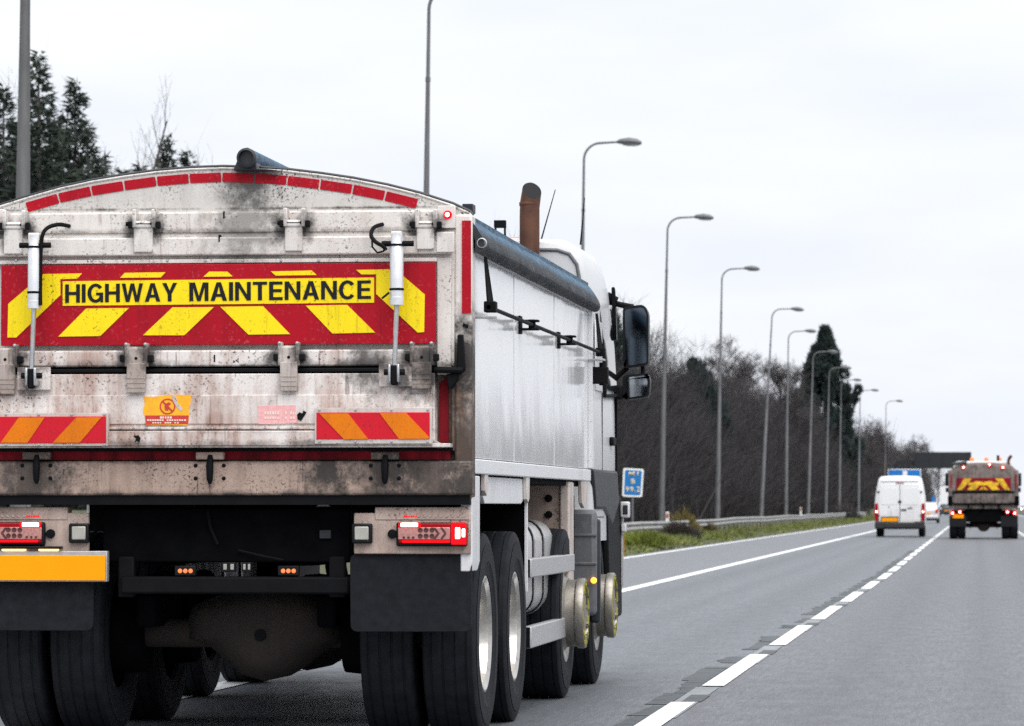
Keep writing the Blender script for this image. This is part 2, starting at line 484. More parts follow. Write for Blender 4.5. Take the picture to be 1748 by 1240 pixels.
ground = box('ground', M['earth'], None, -1800, 1800, -400, 6000, -0.5, -0.16)
tag(ground, kind='structure')
X_LANE, X_SHO, X_EDGE, X_R1, X_R2 = -1.66, -5.0, -8.0, 1.88, 5.4
def strip(name, mat, x0, x1, y0, y1, z, parent=None, curve=None):
    """a long sheet with real thickness, split along its length"""
    ys = np.concatenate([np.linspace(y0, 120, 40), np.linspace(120, y1, 60)[1:]])
    mb = MB()
    vs_, fs_ = [], []
    for y in ys:
        vs_ += [(x0, y, z), (x1, y, z), (x1, y, z - 0.15), (x0, y, z - 0.15)]
    for k in range(len(ys) - 1):
        a, b = 4 * k, 4 * k + 4
        for i in range(4):
            j = (i + 1) % 4
            fs_.append((a + i, a + j, b + j, b + i))
    mb.add(vs_, fs_)
    return mb.build(name, mat, parent)
road = tag(strip('road', M['asphalt_1'], X_SHO, X_LANE, -120, 1900, 0.0), kind='structure')
strip('middle_lane', M['asphalt_2'], X_LANE, X_R1, -120, 1900, 0.0, road)
strip('outer_lane', M['asphalt_2'], X_R1, 6.4, -120, 1900, 0.0, road)
shoulder = tag(strip('hard_shoulder', M['asphalt_3'], -8.35, X_SHO, -120, 1900, 0.0), kind='structure')
reserve = tag(strip('central_reservation', M['turf'], 6.4, 9.0, -120, 1900, 0.05), kind='structure')
road2 = tag(strip('opposite_road', M['asphalt_2'], 9.0, 21.0, -120, 1900, 0.0), kind='structure')

def mark(name, mat, x, w, y0, y1, z=0.006, parent=road, dx=0.0):
    n = max(1, int((y1 - y0) / 20))
    mb = MB(); vs_, fs_ = [], []
    for k in range(n + 1):
        y = y0 + (y1 - y0) * k / n
        vs_ += [(x - w / 2, y, z), (x + w / 2, y, z)]
    for k in range(n):
        fs_.append((2 * k, 2 * k + 1, 2 * k + 3, 2 * k + 2))
    return mb.add(vs_, fs_).build(name, mat, parent)
mark('edge_line', M['line'], X_SHO + 0.06, 0.2, -40, 1800)
mark('edge_line', M['line'], X_EDGE, 0.16, -40, 1800, parent=shoulder)
mark('edge_line', M['line'], 5.5, 0.18, -40, 1800)
def lane_x(Y):
    return -1.76 + 0.21 * min(1, max(0, (Y - 22) / 50)) - 0.12 * min(1, max(0, (Y - 75) / 170))
for k in range(-2, 60):
    y0 = 18.9 + 8.0 * k
    o = mark('lane_dash', M['line'], lane_x(y0 + 3), 0.145, y0, y0 + 5.75, 0.007)
for k in range(-2, 60):
    y0 = 12.0 + 8.0 * k
    mark('lane_dash', M['line'], X_R1, 0.145, y0, y0 + 3.2 if k < 0 else y0 + 5.0, 0.007)
# dark strip of planed-off old line beside the dashes, in short patches
yy = 14.0
while yy < 110:
    L = rng.choice((0.35, 0.5, 0.8, 1.1, 1.5, 2.1)) * rng.uniform(0.8, 1.2)
    if rng.random() < 0.88:
        w0, w1 = rng.uniform(0.07, 0.19), rng.uniform(0.07, 0.19)
        xe = lane_x(yy) - 0.08
        ya, yb_ = yy, yy + L * rng.uniform(0.88, 0.99)
        n_ = 5
        vs_ = [(xe + rng.uniform(-0.004, 0.004), ya + (yb_ - ya) * k / n_, 0.0035) for k in range(n_ + 1)]
        vs_ += [(xe - (w0 + (w1 - w0) * k / n_) + rng.uniform(-0.014, 0.014), ya + (yb_ - ya) * k / n_ + rng.uniform(-0.03, 0.03), 0.0035) for k in range(n_, -1, -1)]
        MB().add(vs_, [(k, k + 1, 2 * n_ - k, 2 * n_ + 1 - k) for k in range(n_)]).build('tar_patch', M['tar'], road)
    yy += L
for k in range(0, 12):
    y0 = 16.55 + 8.0 * k
    mark('worn_patch', M['old_line'], lane_x(y0) + 0.0, 0.15, y0 - 1.7, y0 + 2.2, 0.0045)
    mark('tar_patch', M['tar'], lane_x(y0) + 0.03, 0.12, y0 + 0.2, y0 + 1.1, 0.0055)

# left verge: uneven turf rising a little to the trees
def verge_mesh():
    xs = np.array([-8.33, -8.6, -9.2, -10.0, -10.8, -12, -14, -17, -22, -30, -45, -80])
    zs = np.array([-0.03, 0.03, 0.08, 0.1, 0.12, 0.2, 0.5, 0.8, 1.0, 1.2, 1.2, 0.6])
    ys = np.concatenate([np.linspace(-60, 60, 20), np.linspace(60, 500, 260)[1:], np.linspace(500, 1900, 90)[1:]])
    r_ = np.random.default_rng(3)
    V = np.zeros((len(ys), len(xs), 3))
    V[:, :, 0] = xs[None, :] + r_.normal(0, 0.05, (len(ys), len(xs)))
    V[:, :, 1] = ys[:, None]
    V[:, :, 2] = zs[None, :] + r_.normal(0, 0.03, (len(ys), len(xs))) * (np.arange(len(xs)) > 0)
    n = len(xs)
    idx = np.arange(len(ys) * n).reshape(len(ys), n)
    Fc = np.stack([idx[:-1, :-1], idx[1:, :-1], idx[1:, 1:], idx[:-1, 1:]], -1).reshape(-1, 4)
    return fast_mesh('grass_verge', V.reshape(-1, 3), Fc, M['turf'], smooth=True)
verge = tag(verge_mesh(), kind='structure')

# grass blades
def grass_mat():
    n = NT('grass_blades')
    c = n.mix(n.rng(n.noise(0.32, 5, 0.6), 0.36, 0.62), (0.075, 0.11, 0.022, 1), (0.185, 0.205, 0.036, 1))
    c = n.mix(n.rng(n.noise(0.9, 4, 0.6), 0.5, 0.62), c, (0.075, 0.06, 0.042, 1))
    n.set(c, 0.7)
    return n.m
M['grass'] = grass_mat()
def grass():
    r_ = np.random.default_rng(11)
    N = 90000
    Y = 95 + 330 * r_.random(N) ** 1.5
    X = -8.45 - 4.3 * r_.random(N)
    patch = 0.5 + 0.5 * np.sin(Y * 0.31 + 1.3 * np.sin(X * 2.1)) * np.cos(Y * 0.113 + X)
    h = (0.05 + 0.26 * r_.random(N) * (0.25 + patch)) * np.clip((-8.35 - X) / 0.7, 0.35, 1)
    a = r_.random(N) * 2 * np.pi
    w = 0.016 + 0.02 * r_.random(N)
    lx, ly = r_.normal(0, 0.09, N), r_.normal(0, 0.09, N)
    z0 = np.interp(-X, [8.3, 9.2, 10.8, 12, 14], [-0.03, 0.05, 0.09, 0.17, 0.46])
    V = np.stack([np.stack([X - w * np.cos(a), Y - w * np.sin(a), z0], -1), np.stack([X + w * np.cos(a), Y + w * np.sin(a), z0], -1),
                  np.stack([X + lx, Y + ly, z0 + h], -1)], 1).reshape(-1, 3)
    o = fast_mesh('grass', V, np.arange(3 * N).reshape(-1, 3), M['grass'])
    return tag(o, 'rough green and yellow grass along the foot of the crash barrier', 'grass', kind='stuff')
grass()

# ------------------------------------------------------------------ the tipper lorry in front
Y0 = 20.3
XR = at(806, 865, Y0).x
XC = at(375, 865, Y0).x
truck = empty('tipper_truck', (XC, Y0, 0))
tag(truck, 'large white tipper lorry with red and yellow chevron tailgate reading HIGHWAY MAINTENANCE', 'truck')
HW = XR - XC

def rz(px, py, y=0.0):
    p = at(px, py, Y0 + y)
    return (p.x - XC, p.z)
def RB(name, mat, parent, px0, py0, px1, py1, y0, y1, bevel=0, label=None):
    """box on the rear of the lorry, corners as seen from behind"""
    a = rz(px0, py1, y0); b = rz(px1, py0, y0)
    return box(name, mat, parent, a[0], b[0], y0, y1, a[1], b[1], bevel, label)
def RP(name, mat, parent, pts, y0, y1, bevel=0, label=None, smooth=False):
    return MB().prism([rz(x, y, y0) for x, y in pts], y0, y1).build(name, mat, parent, bevel, label=label, smooth=smooth)
def rr(pts, r, seg=3):
    """round the corners of a polygon"""
    out = []
    n = len(pts)
    for i in range(n):
        p, a, b = Vector(pts[i]), Vector(pts[i - 1]), Vector(pts[(i + 1) % n])
        u, w = (a - p).normalized(), (b - p).normalized()
        s, e = p + u * r, p + w * r
        for k in range(seg + 1):
            t = k / seg
            out.append(tuple((1 - t) ** 2 * s + 2 * t * (1 - t) * p + t * t * e))
    return out

# --- body: arch, side walls, posts
ARCH = [(-53, 372), (-30, 361), (0, 351), (48, 336), (101, 321), (156, 309), (209, 300.5), (264, 293), (322, 288), (378, 286), (436, 287.5), (488, 291), (546, 298), (601, 306), (659, 317.5), (715, 331.5), (772, 350), (800, 363), (806, 370)]
arch = RP('arch_panel', M['arch_white'], truck, ARCH + [(806, 402), (-53, 402)], 0.03, 0.09, 0.004)
rim_pts = [rz(x, y - 0.5, 0) for x, y in ARCH]
MB().tube([(a, 0.03, b - 0.004) for a, b in rim_pts], 0.007, 6).build('arch_rim', M['arch_white'], arch)
MB().tube([(a, 0.05, b + 0.009) for a, b in rim_pts], 0.008, 6).build('sheet_edge', M['tarp_dark'], arch)
def arch_y(px):
    return float(np.interp(px, [p[0] for p in ARCH], [p[1] for p in ARCH]))
for k in range(12):
    x0 = 44 + 56.0 * k; x1 = x0 + 53
    ya0, ya1 = arch_y(x0), arch_y(x1)
    sl = (ya1 - ya0) / (x1 - x0)
    pts = rr([(x0 - 3 * sl * -1, ya0 + 9), (x1 - 3 * sl * -1, ya1 + 9), (x1 - sl * 15, ya1 + 25), (x0 - sl * 15, ya0 + 25)], 2.2)
    RP('reflector', M['red'], arch, pts, 0.026, 0.031)
# posts at the back corners
for sgn in (1, -1):
    mb = MB()
    def px_(p): return p if sgn > 0 else 750 - p
    a = rz(776, 850, 0); b = rz(806, 366, 0)
    mb.box(sgn * a[0], sgn * b[0], -0.005, 0.14, a[1], b[1])
    mb.build('rear_post', M['post_white'], truck, 0.012)
    a = rz(742, 787, 0); b = rz(777, 398, 0)
    MB().box(sgn * a[0], sgn * b[0], 0.045, 0.13, a[1], b[1]).build('inner_post', M['post_white'], truck, 0.006)
    a = rz(771, 770, 0); b = rz(777, 398, 0)
    MB().box(sgn * a[0], sgn * b[0], 0.005, 0.05, a[1], b[1]).build('post_flange', M['post_white'], truck, 0.003)
    a = rz(789, 535, 0); b = rz(804.5, 377, 0)
    MB().box(sgn * a[0], sgn * b[0], -0.012, -0.007, a[1], b[1]).build('reflective_tape', M['red'], truck)
    a = rz(748, 752, 0); b = rz(764, 650, 0)
    MB().prism([(sgn * a[0], a[1] - 0.01), (sgn * b[0], a[1] - 0.03), (sgn * b[0], b[1] + 0.02), (sgn * a[0], b[1] - 0.01)], 0.035, 0.044).build('reflective_tape', M['red_dirty'], truck)
MB().box(-1.24, 1.24, 0.09, 6.35, 1.31, 1.44).build('body_floor', M['chassis'], truck)
# dark sheet added behind the tailgate to give the recess its shade
box('rear_bulkhead', M['chassis'], truck, -1.16, 1.16, 0.1, 0.16, 1.25, 2.6)

# --- side walls, one panel between each pair of seams
seams = [0.14, 1.99, 4.13, 6.33]
for sgn in (1, -1):
    for i in range(3):
        box('side_panel', M['side_white'], truck, sgn * 1.20, sgn * 1.262, seams[i] + 0.022, seams[i + 1] - 0.022, 1.425, 2.5, 0.004)
    box('bottom_rail', M['side_rail'], truck, sgn * 1.18, sgn * 1.277, 0.14, 6.33, 1.345, 1.42, 0.006)
    box('top_rail', M['alu'], truck, sgn * 1.19, sgn * 1.285, 0.12, 6.36, 2.445, 2.50, 0.004)
box('front_bulkhead', M['side_white'], truck, -1.2, 1.2, 6.25, 6.34, 1.43, 2.62)
# --- tarpaulin: arched sheet, rolled side edge, roll along the crown
arc_l = [rz(x, y + 3, 0) for x, y in ARCH[1:-1]]
mb = MB()
rings = []
for y in np.linspace(0.092, 6.34, 14):
    wob = 0.0 if y < 0.2 else 0.02 * math.sin(y * 2.1)
    top = [(x, y, z + wob * (1 - abs(x) / 1.3)) for x, z in arc_l]
    rings.append(top + [(x, y, z - 0.03) for x, _, z in reversed(top)])
mb.loft(rings)
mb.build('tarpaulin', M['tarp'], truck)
for sgn in (1, -1):
    prof = [(1.13, 2.69), (1.215, 2.655), (1.262, 2.615), (1.296, 2.57), (1.318, 2.535), (1.330, 2.508), (1.333, 2.488), (1.325, 2.466), (1.307, 2.453), (1.2865, 2.452), (1.2862, 2.51), (1.255, 2.585), (1.19, 2.63)]
    rings = []
    for i, y in enumerate(np.linspace(0.06, 6.45, 30)):
        e = 1.0 if 0 < i < 29 else 0.985
        rings.append([(sgn * (1.25 + (x - 1.25) * e + (0.003 * math.sin(3.1 * y + 9 * z) if x > 1.28 else 0)), y, 2.52 + (z - 2.52) * e + 0.002 * math.sin(4.3 * y + 5 * x)) for x, z in prof])
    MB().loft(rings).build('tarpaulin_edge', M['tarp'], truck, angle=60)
    e = MB().prism([(sgn * (x + 0.002), z) for x, z in prof[1:12]], 0.03, 0.058).build('tarpaulin_end', M['tarp_dark'], truck)
    c = rz(821.5, 414.5, 0)
    MB().lathe([(0.021, 0.0), (0.0255, -0.004), (0.0255, -0.018), (0.021, -0.02), (0.021, 0.0)], (sgn * c[0], 0.04, c[1]), 'y', 22).build('roller_tube', M['alu'], truck)
    # ratchet pole, brackets and straps
    zp = 2.185
    MB().tube([(sgn * 1.335, 0.2, zp), (sgn * 1.335, 6.36, zp)], 0.0115, 8).build('ratchet_pole', M['black'], truck)
    for y in (2.25, 4.35):
        b_ = MB()
        for dz in (0.020, -0.026):
            b_.box(min(sgn * 1.262, sgn * 1.372), max(sgn * 1.262, sgn * 1.372), y - 0.04, y + 0.04, zp + dz - 0.004, zp + dz + 0.008)
        b_.box(min(sgn * 1.262, sgn * 1.275), max(sgn * 1.262, sgn * 1.275), y - 0.05, y + 0.05, zp - 0.05, zp + 0.05)
        b_.box(min(sgn * 1.315, sgn * 1.352), max(sgn * 1.315, sgn * 1.352), y - 0.02, y + 0.02, zp - 0.03, zp + 0.03)
        b_.build('pole_bracket', M['black'], truck, 0.003)
    for y in (0.24, 6.33):
        MB().add([(sgn * 1.31, y - 0.006, 2.44), (sgn * 1.322, y + 0.006, 2.44), (sgn * 1.355, y + 0.03, 2.20), (sgn * 1.335, y - 0.03, 2.20),
                  (sgn * 1.306, y - 0.006, 2.44), (sgn * 1.316, y + 0.008, 2.44), (sgn * 1.345, y + 0.03, 2.20), (sgn * 1.325, y - 0.03, 2.20)],
                 [(0, 1, 2, 3), (4, 7, 6, 5), (0, 4, 5, 1), (1, 5, 6, 2), (2, 6, 7, 3), (3, 7, 4, 0)]).build('strap', M['black'], truck)
        box('ratchet', M['black'], truck, sgn * 1.31, sgn * 1.372, y - 0.04, y + 0.04, zp - 0.026, zp + 0.03, 0.006)
        box('ratchet_mount', M['alu'], truck, sgn * 1.262, sgn * 1.37, y - 0.06, y + 0.03, zp - 0.056, zp - 0.044, 0.002)
for x_, z_ in ((1003, 650), (1003, 665)):
    pass
MB().tube([(1.345, 6.35, 2.12), (1.345, 6.35, 1.97)], 0.016, 8).build('latch_bar', M['black'], truck)
box('latch_clamp', M['black'], truck, 1.28, 1.39, 6.30, 6.38, 1.98, 2.09, 0.006)
box('corner_post', M['side_rail'], truck, 1.262, 1.292, 6.28, 6.36, 1.43, 2.44, 0.003)
c = rz(425, 271, 0)
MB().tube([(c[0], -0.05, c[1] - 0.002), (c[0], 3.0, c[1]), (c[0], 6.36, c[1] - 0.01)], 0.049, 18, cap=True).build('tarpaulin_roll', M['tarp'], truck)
MB().lathe([(0.0495, 0), (0.0495, -0.03), (0.0385, -0.034), (0.037, -0.004), (0.0, -0.004)], (c[0], -0.05, c[1] - 0.002), 'y', 24).build('roll_end', M['tarp_dark'], truck)
MB().prism([(c[0] - 0.075, c[1] - 0.062), (c[0] - 0.058, c[1] - 0.02), (c[0] - 0.03, c[1] + 0.048), (c[0], c[1] + 0.054), (c[0] + 0.03, c[1] + 0.03), (c[0] + 0.05, c[1] - 0.05), (c[0] + 0.16, c[1] - 0.064)], -0.035, 0.1).build('roll_wrap', M['tarp_dark'], truck, 0.006)
# small camera bracket behind the front bulkhead and a work lamp near the corner
def FB(name, mat, px0, py0, px1, py1, y, d, bevel=0.003):
    a = rz(px0, py1, y); b = rz(px1, py0, y)
    return box(name, mat, truck, a[0], b[0], y, y + d, a[1], b[1], bevel)
FB('camera_bracket', M['black'], 843, 376, 863, 389, 6.3, 0.05)
FB('bracket_leg', M['black'], 844, 388, 847, 408, 6.3, 0.03)
FB('bracket_leg', M['black'], 860, 388, 863, 408, 6.3, 0.03)
FB('work_lamp', M['dark_plastic'], 789, 348, 807, 363, 0.6, 0.12)

# --- tailgate upper
tg = RB('tailgate', M['tail_white'], truck, -26, 358, 776, 628, -0.0, 0.045, 0.004)
RB('top_band', M['tail_white'], tg, -20, 360, 744, 400, -0.012, 0.002, 0.004)
RB('cross_member', M['tail_white'], tg, -22, 402, 771, 439, -0.045, 0.004, 0.008)
RB('rivet_strip', M['tail_white'], tg, -20, 440, 746, 452, -0.034, 0.004, 0.003)
RB('lower_band', M['tail_low'], tg, -22, 596, 745, 627.5, -0.05, 0.004, 0.010)
RB('side_flange', M['tail_white'], tg, 746, 440, 770, 640, -0.02, 0.004, 0.003)
for k in range(11):
    p = rz(30 + 64.5 * k, 445.5, 0)
    MB().lathe([(0.0, -0.039), (0.006, -0.038), (0.0085, -0.034)], (p[0], 0, p[1] - 0.001), 'y', 8).build('rivet', M['steel'], tg)
for px, py in ((382, 368), (374, 408), (366, 613), (365, 562)):
    RB('scuff_mark', M['black'], tg, px - 1.2, py - 7, px + 1.2, py + 5, -0.052 if py > 590 else (-0.047 if py > 401 else -0.014), -0.001)

# --- chevron board
def yl(px):            # small tilt of the board edge in the picture is perspective only; keep board level
    return 0
board = RB('chevron_board', M['red'], truck, 1.5, 448.5, 744, 590.5, -0.050, -0.036, 0.002)
def stripe(pts):
    # pixel rows follow the perspective slope of the board: level them
    q = [(x, y) for x, y in pts]
    return RP('stripe', M['yellow'], board, q, -0.0545, -0.0495)
stripe([(14, 519), (74, 468), (140, 467), (132, 476), (103, 477), (103, 504), (27.7, 576.5), (12.6, 576.5)])
stripe([(213, 466), (283, 465), (274, 474), (205, 474.5)])
stripe([(357, 464), (388, 464), (397, 472.3), (347, 472.8)])
stripe([(462.4, 463.6), (532, 462), (540.4, 469.8), (470.5, 470.8)])
stripe([(608, 461), (664, 460), (689, 472), (725, 503), (724, 567), (713, 568), (642, 502), (642, 468.6), (617, 468.8)])
stripe([(147, 527), (220, 526), (171, 574), (99.4, 575)])
stripe([(294.5, 525), (365, 524.5), (314.6, 572.7), (244, 572.7)])
stripe([(376, 524), (449, 523), (495, 570.7), (424, 571.5)])
stripe([(522, 522), (592.6, 520.7), (640.4, 568), (567.4, 569.7)])
stripe([(107, 480.5), (638.5, 474), (638.5, 517), (107, 522.3)])

def text_mesh(name, body, mat, parent, quad, y, depth=0.004, offset=0.0, spacing=1.0, word=1.0, axis_rear=True):
    """flat lettering fitted to the four corners (bl, br, tr, tl) given in x,z"""
    cu = bpy.data.curves.new(name, 'FONT')
    cu.body = body
    cu.extrude = 0.0
    cu.offset = offset
    cu.space_character = spacing
    cu.space_word = word
    cu.resolution_u = 4
    ob = bpy.data.objects.new(name, cu)
    COL.objects.link(ob)
    bpy.context.view_layer.update()
    me = bpy.data.meshes.new_from_object(ob.evaluated_get(bpy.context.evaluated_depsgraph_get()))
    bpy.data.objects.remove(ob)
    co = np.array([v.co[:] for v in me.vertices])
    mn, mx = co.min(0), co.max(0)
    u = (co[:, 0] - mn[0]) / (mx[0] - mn[0]); w = (co[:, 1] - mn[1]) / (mx[1] - mn[1])
    bl, br, tr, tl = [np.array(q) for q in quad]
    P = ((1 - u) * (1 - w))[:, None] * bl + (u * (1 - w))[:, None] * br + (u * w)[:, None] * tr + ((1 - u) * w)[:, None] * tl
    bm = bmesh.new(); bm.from_mesh(me)
    for v, p in zip(bm.verts, P):
        v.co = (p[0], y, p[1])
    bmesh.ops.recalc_face_normals(bm, faces=bm.faces)
    g = bmesh.ops.extrude_face_region(bm, geom=list(bm.faces))
    for e in g['geom']:
        if isinstance(e, bmesh.types.BMVert): e.co.y += depth
    bmesh.ops.recalc_face_normals(bm, faces=bm.faces)
    me2 = bpy.data.meshes.new(name)
    bm.to_mesh(me2); bm.free()
    me2.materials.append(mat)
    o = bpy.data.objects.new(name, me2)
    COL.objects.link(o)
    o.parent = parent
    return o
T_ = 0.185                                # stroke of the sans-serif capitals, cap height 1
def arc_(cx, cy, rx, ry, a0, a1, n=22):
    return [(cx + rx * math.cos(R(a0 + (a1 - a0) * k / n)), cy + ry * math.sin(R(a0 + (a1 - a0) * k / n))) for k in range(n + 1)]
def glyph(ch):
    t = T_
    if ch == 'H': return [[(0, 0), (t, 0), (t, .42), (.54, .42), (.54, 0), (.54 + t, 0), (.54 + t, 1), (.54, 1), (.54, .42 + .165), (t, .42 + .165), (t, 1), (0, 1)]], .54 + t
    if ch == 'I': return [[(0, 0), (t, 0), (t, 1), (0, 1)]], t
    if ch == 'T': return [[(.235, 0), (.235 + t, 0), (.235 + t, .84), (.655, .84), (.655, 1), (0, 1), (0, .84), (.235, .84)]], .655
    if ch == 'E': return [[(0, 0), (.62, 0), (.62, .16), (t, .16), (t, .43), (.57, .43), (.57, .59), (t, .59), (t, .84), (.61, .84), (.61, 1), (0, 1)]], .62
    if ch == 'N': return [[(0, 0), (t - .01, 0), (t - .01, .70), (.54, 0), (.72, 0), (.72, 1), (.73 - t, 1), (.73 - t, .32), (.19, 1), (0, 1)]], .72
    if ch == 'M': return [[(0, 0), (t - .01, 0), (t - .01, .75), (.36, 0), (.52, 0), (.705, .75), (.705, 0), (.88, 0), (.88, 1), (.62, 1), (.44, .26), (.26, 1), (0, 1)]], .88
    if ch == 'W': return [[(.20, 0), (.38, 0), (.52, .68), (.66, 0), (.84, 0), (1.04, 1), (.86, 1), (.745, .32), (.61, 1), (.43, 1), (.295, .32), (.18, 1), (0, 1)]], 1.04
    if ch == 'Y': return [[(.27, 0), (.27 + t, 0), (.27 + t, .40), (.725, 1), (.525, 1), (.3625, .58), (.20, 1), (0, 1), (.27, .40)]], .725
    if ch == 'A': return [[(0, 0), (.19, 0), (.255, .22), (.505, .22), (.57, 0), (.76, 0), (.48, 1), (.28, 1), (.379, .80), (.46, .37), (.30, .37), (.379, .80), (.28, 1)]], .76
    if ch == 'C': return [arc_(.39, .5, .39, .52, 38, 322) + arc_(.39, .5, .39 - t, .52 - .165, 322, 38)], .75
    if ch == 'G':
        o = arc_(.40, .5, .40, .52, 38, 300)
        i_ = arc_(.40, .5, .40 - t, .52 - .165, 305, 38)
        return [o + [(.63, .06), (.645, 0), (.77, 0), (.77, .53), (.42, .53), (.42, .385), (.60, .385), (.57, .26)] + i_], .77
def letters(body, mat, parent, quad, y, depth, gap=0.095):
    x, items = 0.0, []
    for ch in body:
        polys, w = glyph(ch)
        items.append((x, polys)); x += w + gap
    W = x - gap
    bl, br, tr, tl = quad
    for x0, polys in items:
        for p in polys:
            q = []
            for a, b in p:
                u, w = (x0 + a) / W, b
                q.append((bl[0] * (1 - u) * (1 - w) + br[0] * u * (1 - w) + tr[0] * u * w + tl[0] * (1 - u) * w, bl[1] * (1 - u) * (1 - w) + br[1] * u * (1 - w) + tr[1] * u * w + tl[1] * (1 - u) * w))
            MB().prism(q, y, y + depth).build('letter', mat, parent, smooth=False)
letters('HIGHWAY', M['letter'], board, [rz(111, 517, -0.06), rz(302, 514.5, -0.06), rz(302, 483, -0.06), rz(111, 485.7, -0.06)], -0.0575, 0.0035)
letters('MAINTENANCE', M['letter'], board, [rz(323, 514.3, -0.06), rz(633, 510.3, -0.06), rz(633, 478.8, -0.06), rz(323, 482.7, -0.06)], -0.0575, 0.0035)

# --- hinges on the top band and across the split
def hinge(px0, px1, py0, py1, parent):
    h = RB('hinge', M['bracket'], truck, px0, py0 + 2, px1, py1, -0.062, -0.040, 0.004)
    w = px1 - px0
    for q in (px0 - 3, px0 + w * 0.93):
        RB('ear', M['bracket'], h, q, py0 - 22, q + 7, py0 + 10, -0.07, 0.0, 0.004)
    a = rz(px0 - 9, py0 + 5, 0); b = rz(px1 + 9, py0 + 5, 0)
    MB().tube([(a[0], -0.058, a[1]), (b[0], -0.058, b[1])], 0.011, 8).build('pin', M['black'], h)
    for q in (px0 - 10, px1 + 5):
        RB('nut', M['black'], h, q, py0 - 1, q + 7, py0 + 11, -0.075, -0.04, 0.004)
    RB('knuckle', M['bracket'], h, px0 + 1, py0 - 2, px1 - 1, py0 + 12, -0.068, -0.045, 0.012)
for a in ((6, 38, 381, 434), (228, 260.5, 379, 431), (486, 516, 377, 429), (711, 741, 379, 426)):
    hinge(*a, truck)
RB('stop_plate', M['bracket'], truck, 745, 396, 775, 431, -0.058, -0.046, 0.003)
def low_hinge(px0, px1, py0, py1):
    h = RB('lower_hinge', M['bracket_low'], truck, px0, py0 + 30, px1, py1, -0.112, -0.09, 0.003)
    RB('knuckle', M['bracket_low'], h, px0 - 0.5, py0 + 2, px1 + 0.5, py0 + 34, -0.098, -0.052, 0.012)
    for q in (px0 - 4, px1 - 3):
        RB('ear', M['bracket_low'], h, q, py0 - 4, q + 7, py0 + 36, -0.105, -0.05, 0.005)
        p = rz(q + 3.5, py0 - 2, -0.1)
        MB().lathe([(0.0, -0.112), (0.008, -0.11), (0.009, -0.095)], (p[0], 0, p[1]), 'y', 8).build('bolt', M['steel'], h)
    for q in (px0 - 12, px1 + 3):
        RB('nut', M['black'], h, q, py0 + 16, q + 9, py0 + 28, -0.105, -0.055, 0.005)
    for k in range(3):
        RB('weld_rib', M['bracket_low'], h, px0 + 1, py1 - 26 + 8 * k, px1 - 1, py1 - 24.5 + 8 * k, -0.1145, -0.11)
    a = rz((px0 + px1) / 2, py0 + 22, -0.1)
    MB().lathe([(0.0, -0.101), (0.008, -0.1), (0.009, -0.09)], (a[0], 0, a[1]), 'y', 8).build('grease_nipple', M['black'], h)
for a in ((-8, 25, 592, 673), (216, 248, 590, 671), (478, 507, 588, 668), (703, 736, 588, 664)):
    low_hinge(*a)
# --- split bar and lower door
RB('split_bar', M['black'], truck, -24, 627.5, 772, 637, -0.055, 0.03, 0.004)
low = RB('lower_door', M['tail_low'], truck, -18, 637, 742, 757, -0.075, 0.04, 0.004)
RB('fold_line', M['tail_low'], low, -14, 673.5, 737, 725, -0.083, -0.07, 0.003)
RB('rub_rail', M['tail_low'], low, -16, 735, 738, 762, -0.125, -0.07, 0.006)
RB('rail_strip', M['tail_low'], low, -16, 728, 738, 734, -0.092, -0.07, 0.002)
# bottom lip with the mitred corners
for sgn in (1, -1):
    p = [rz(735, 640, -0.07), rz(742, 640, -0.07), rz(742, 752, -0.07), rz(767, 764, -0.07), rz(735, 764, -0.07)]
    MB().prism([(sgn * x, z) for x, z in p], -0.078, -0.03).build('corner_flange', M['tail_low'], low, 0.003)
RB('bottom_lip', M['tail_low'], low, -20, 757, 768, 765, -0.115, 0.0, 0.004)
for k in range(14):
    p = rz(205 + 22.5 * k, 731, -0.09)
    MB().lathe([(0.0, -0.097), (0.006, -0.096), (0.008, -0.092)], (p[0], 0, p[1]), 'y', 8).build('rivet', M['steel'], low)
RB('seal_gap', M['black'], truck, -30, 765, 772, 771, -0.03, 0.06)
RB('reflective_tape', M['red_dirty'], truck, -28, 770, 768, 786, -0.012, 0.03)
# --- sill with hanging pins
sill = RB('sill', M['sill'], truck, -52, 786.5, 806, 846, -0.03, 0.10, 0.012)
RB('sill_underside', M['black'], truck, -50, 846, 802, 862, -0.012, 0.2)
for px in (62, 358, 657):
    h = RB('latch_plate', M['sill'], truck, px - 24, 772, px + 24, 785, -0.05, -0.01, 0.005)
    mb = MB(); a = rz(px, 778, -0.06); b = rz(px, 826, -0.06)
    mb.tube([(a[0], -0.045, a[1]), (a[0], -0.06, a[1] - 0.05), (b[0], -0.06, b[1] + 0.02), (b[0], -0.055, b[1])], [0.014, 0.019, 0.016, 0.008], 8)
    mb.build('latch_hook', M['black'], h)
    for dx in (-24, 24):
        for py in (795, 817):
            p = rz(px + dx, py, -0.03)
            MB().lathe([(0.0, -0.036), (0.009, -0.034), (0.011, -0.03)], (p[0], 0, p[1]), 'y', 8).build('bolt', M['black'], sill)
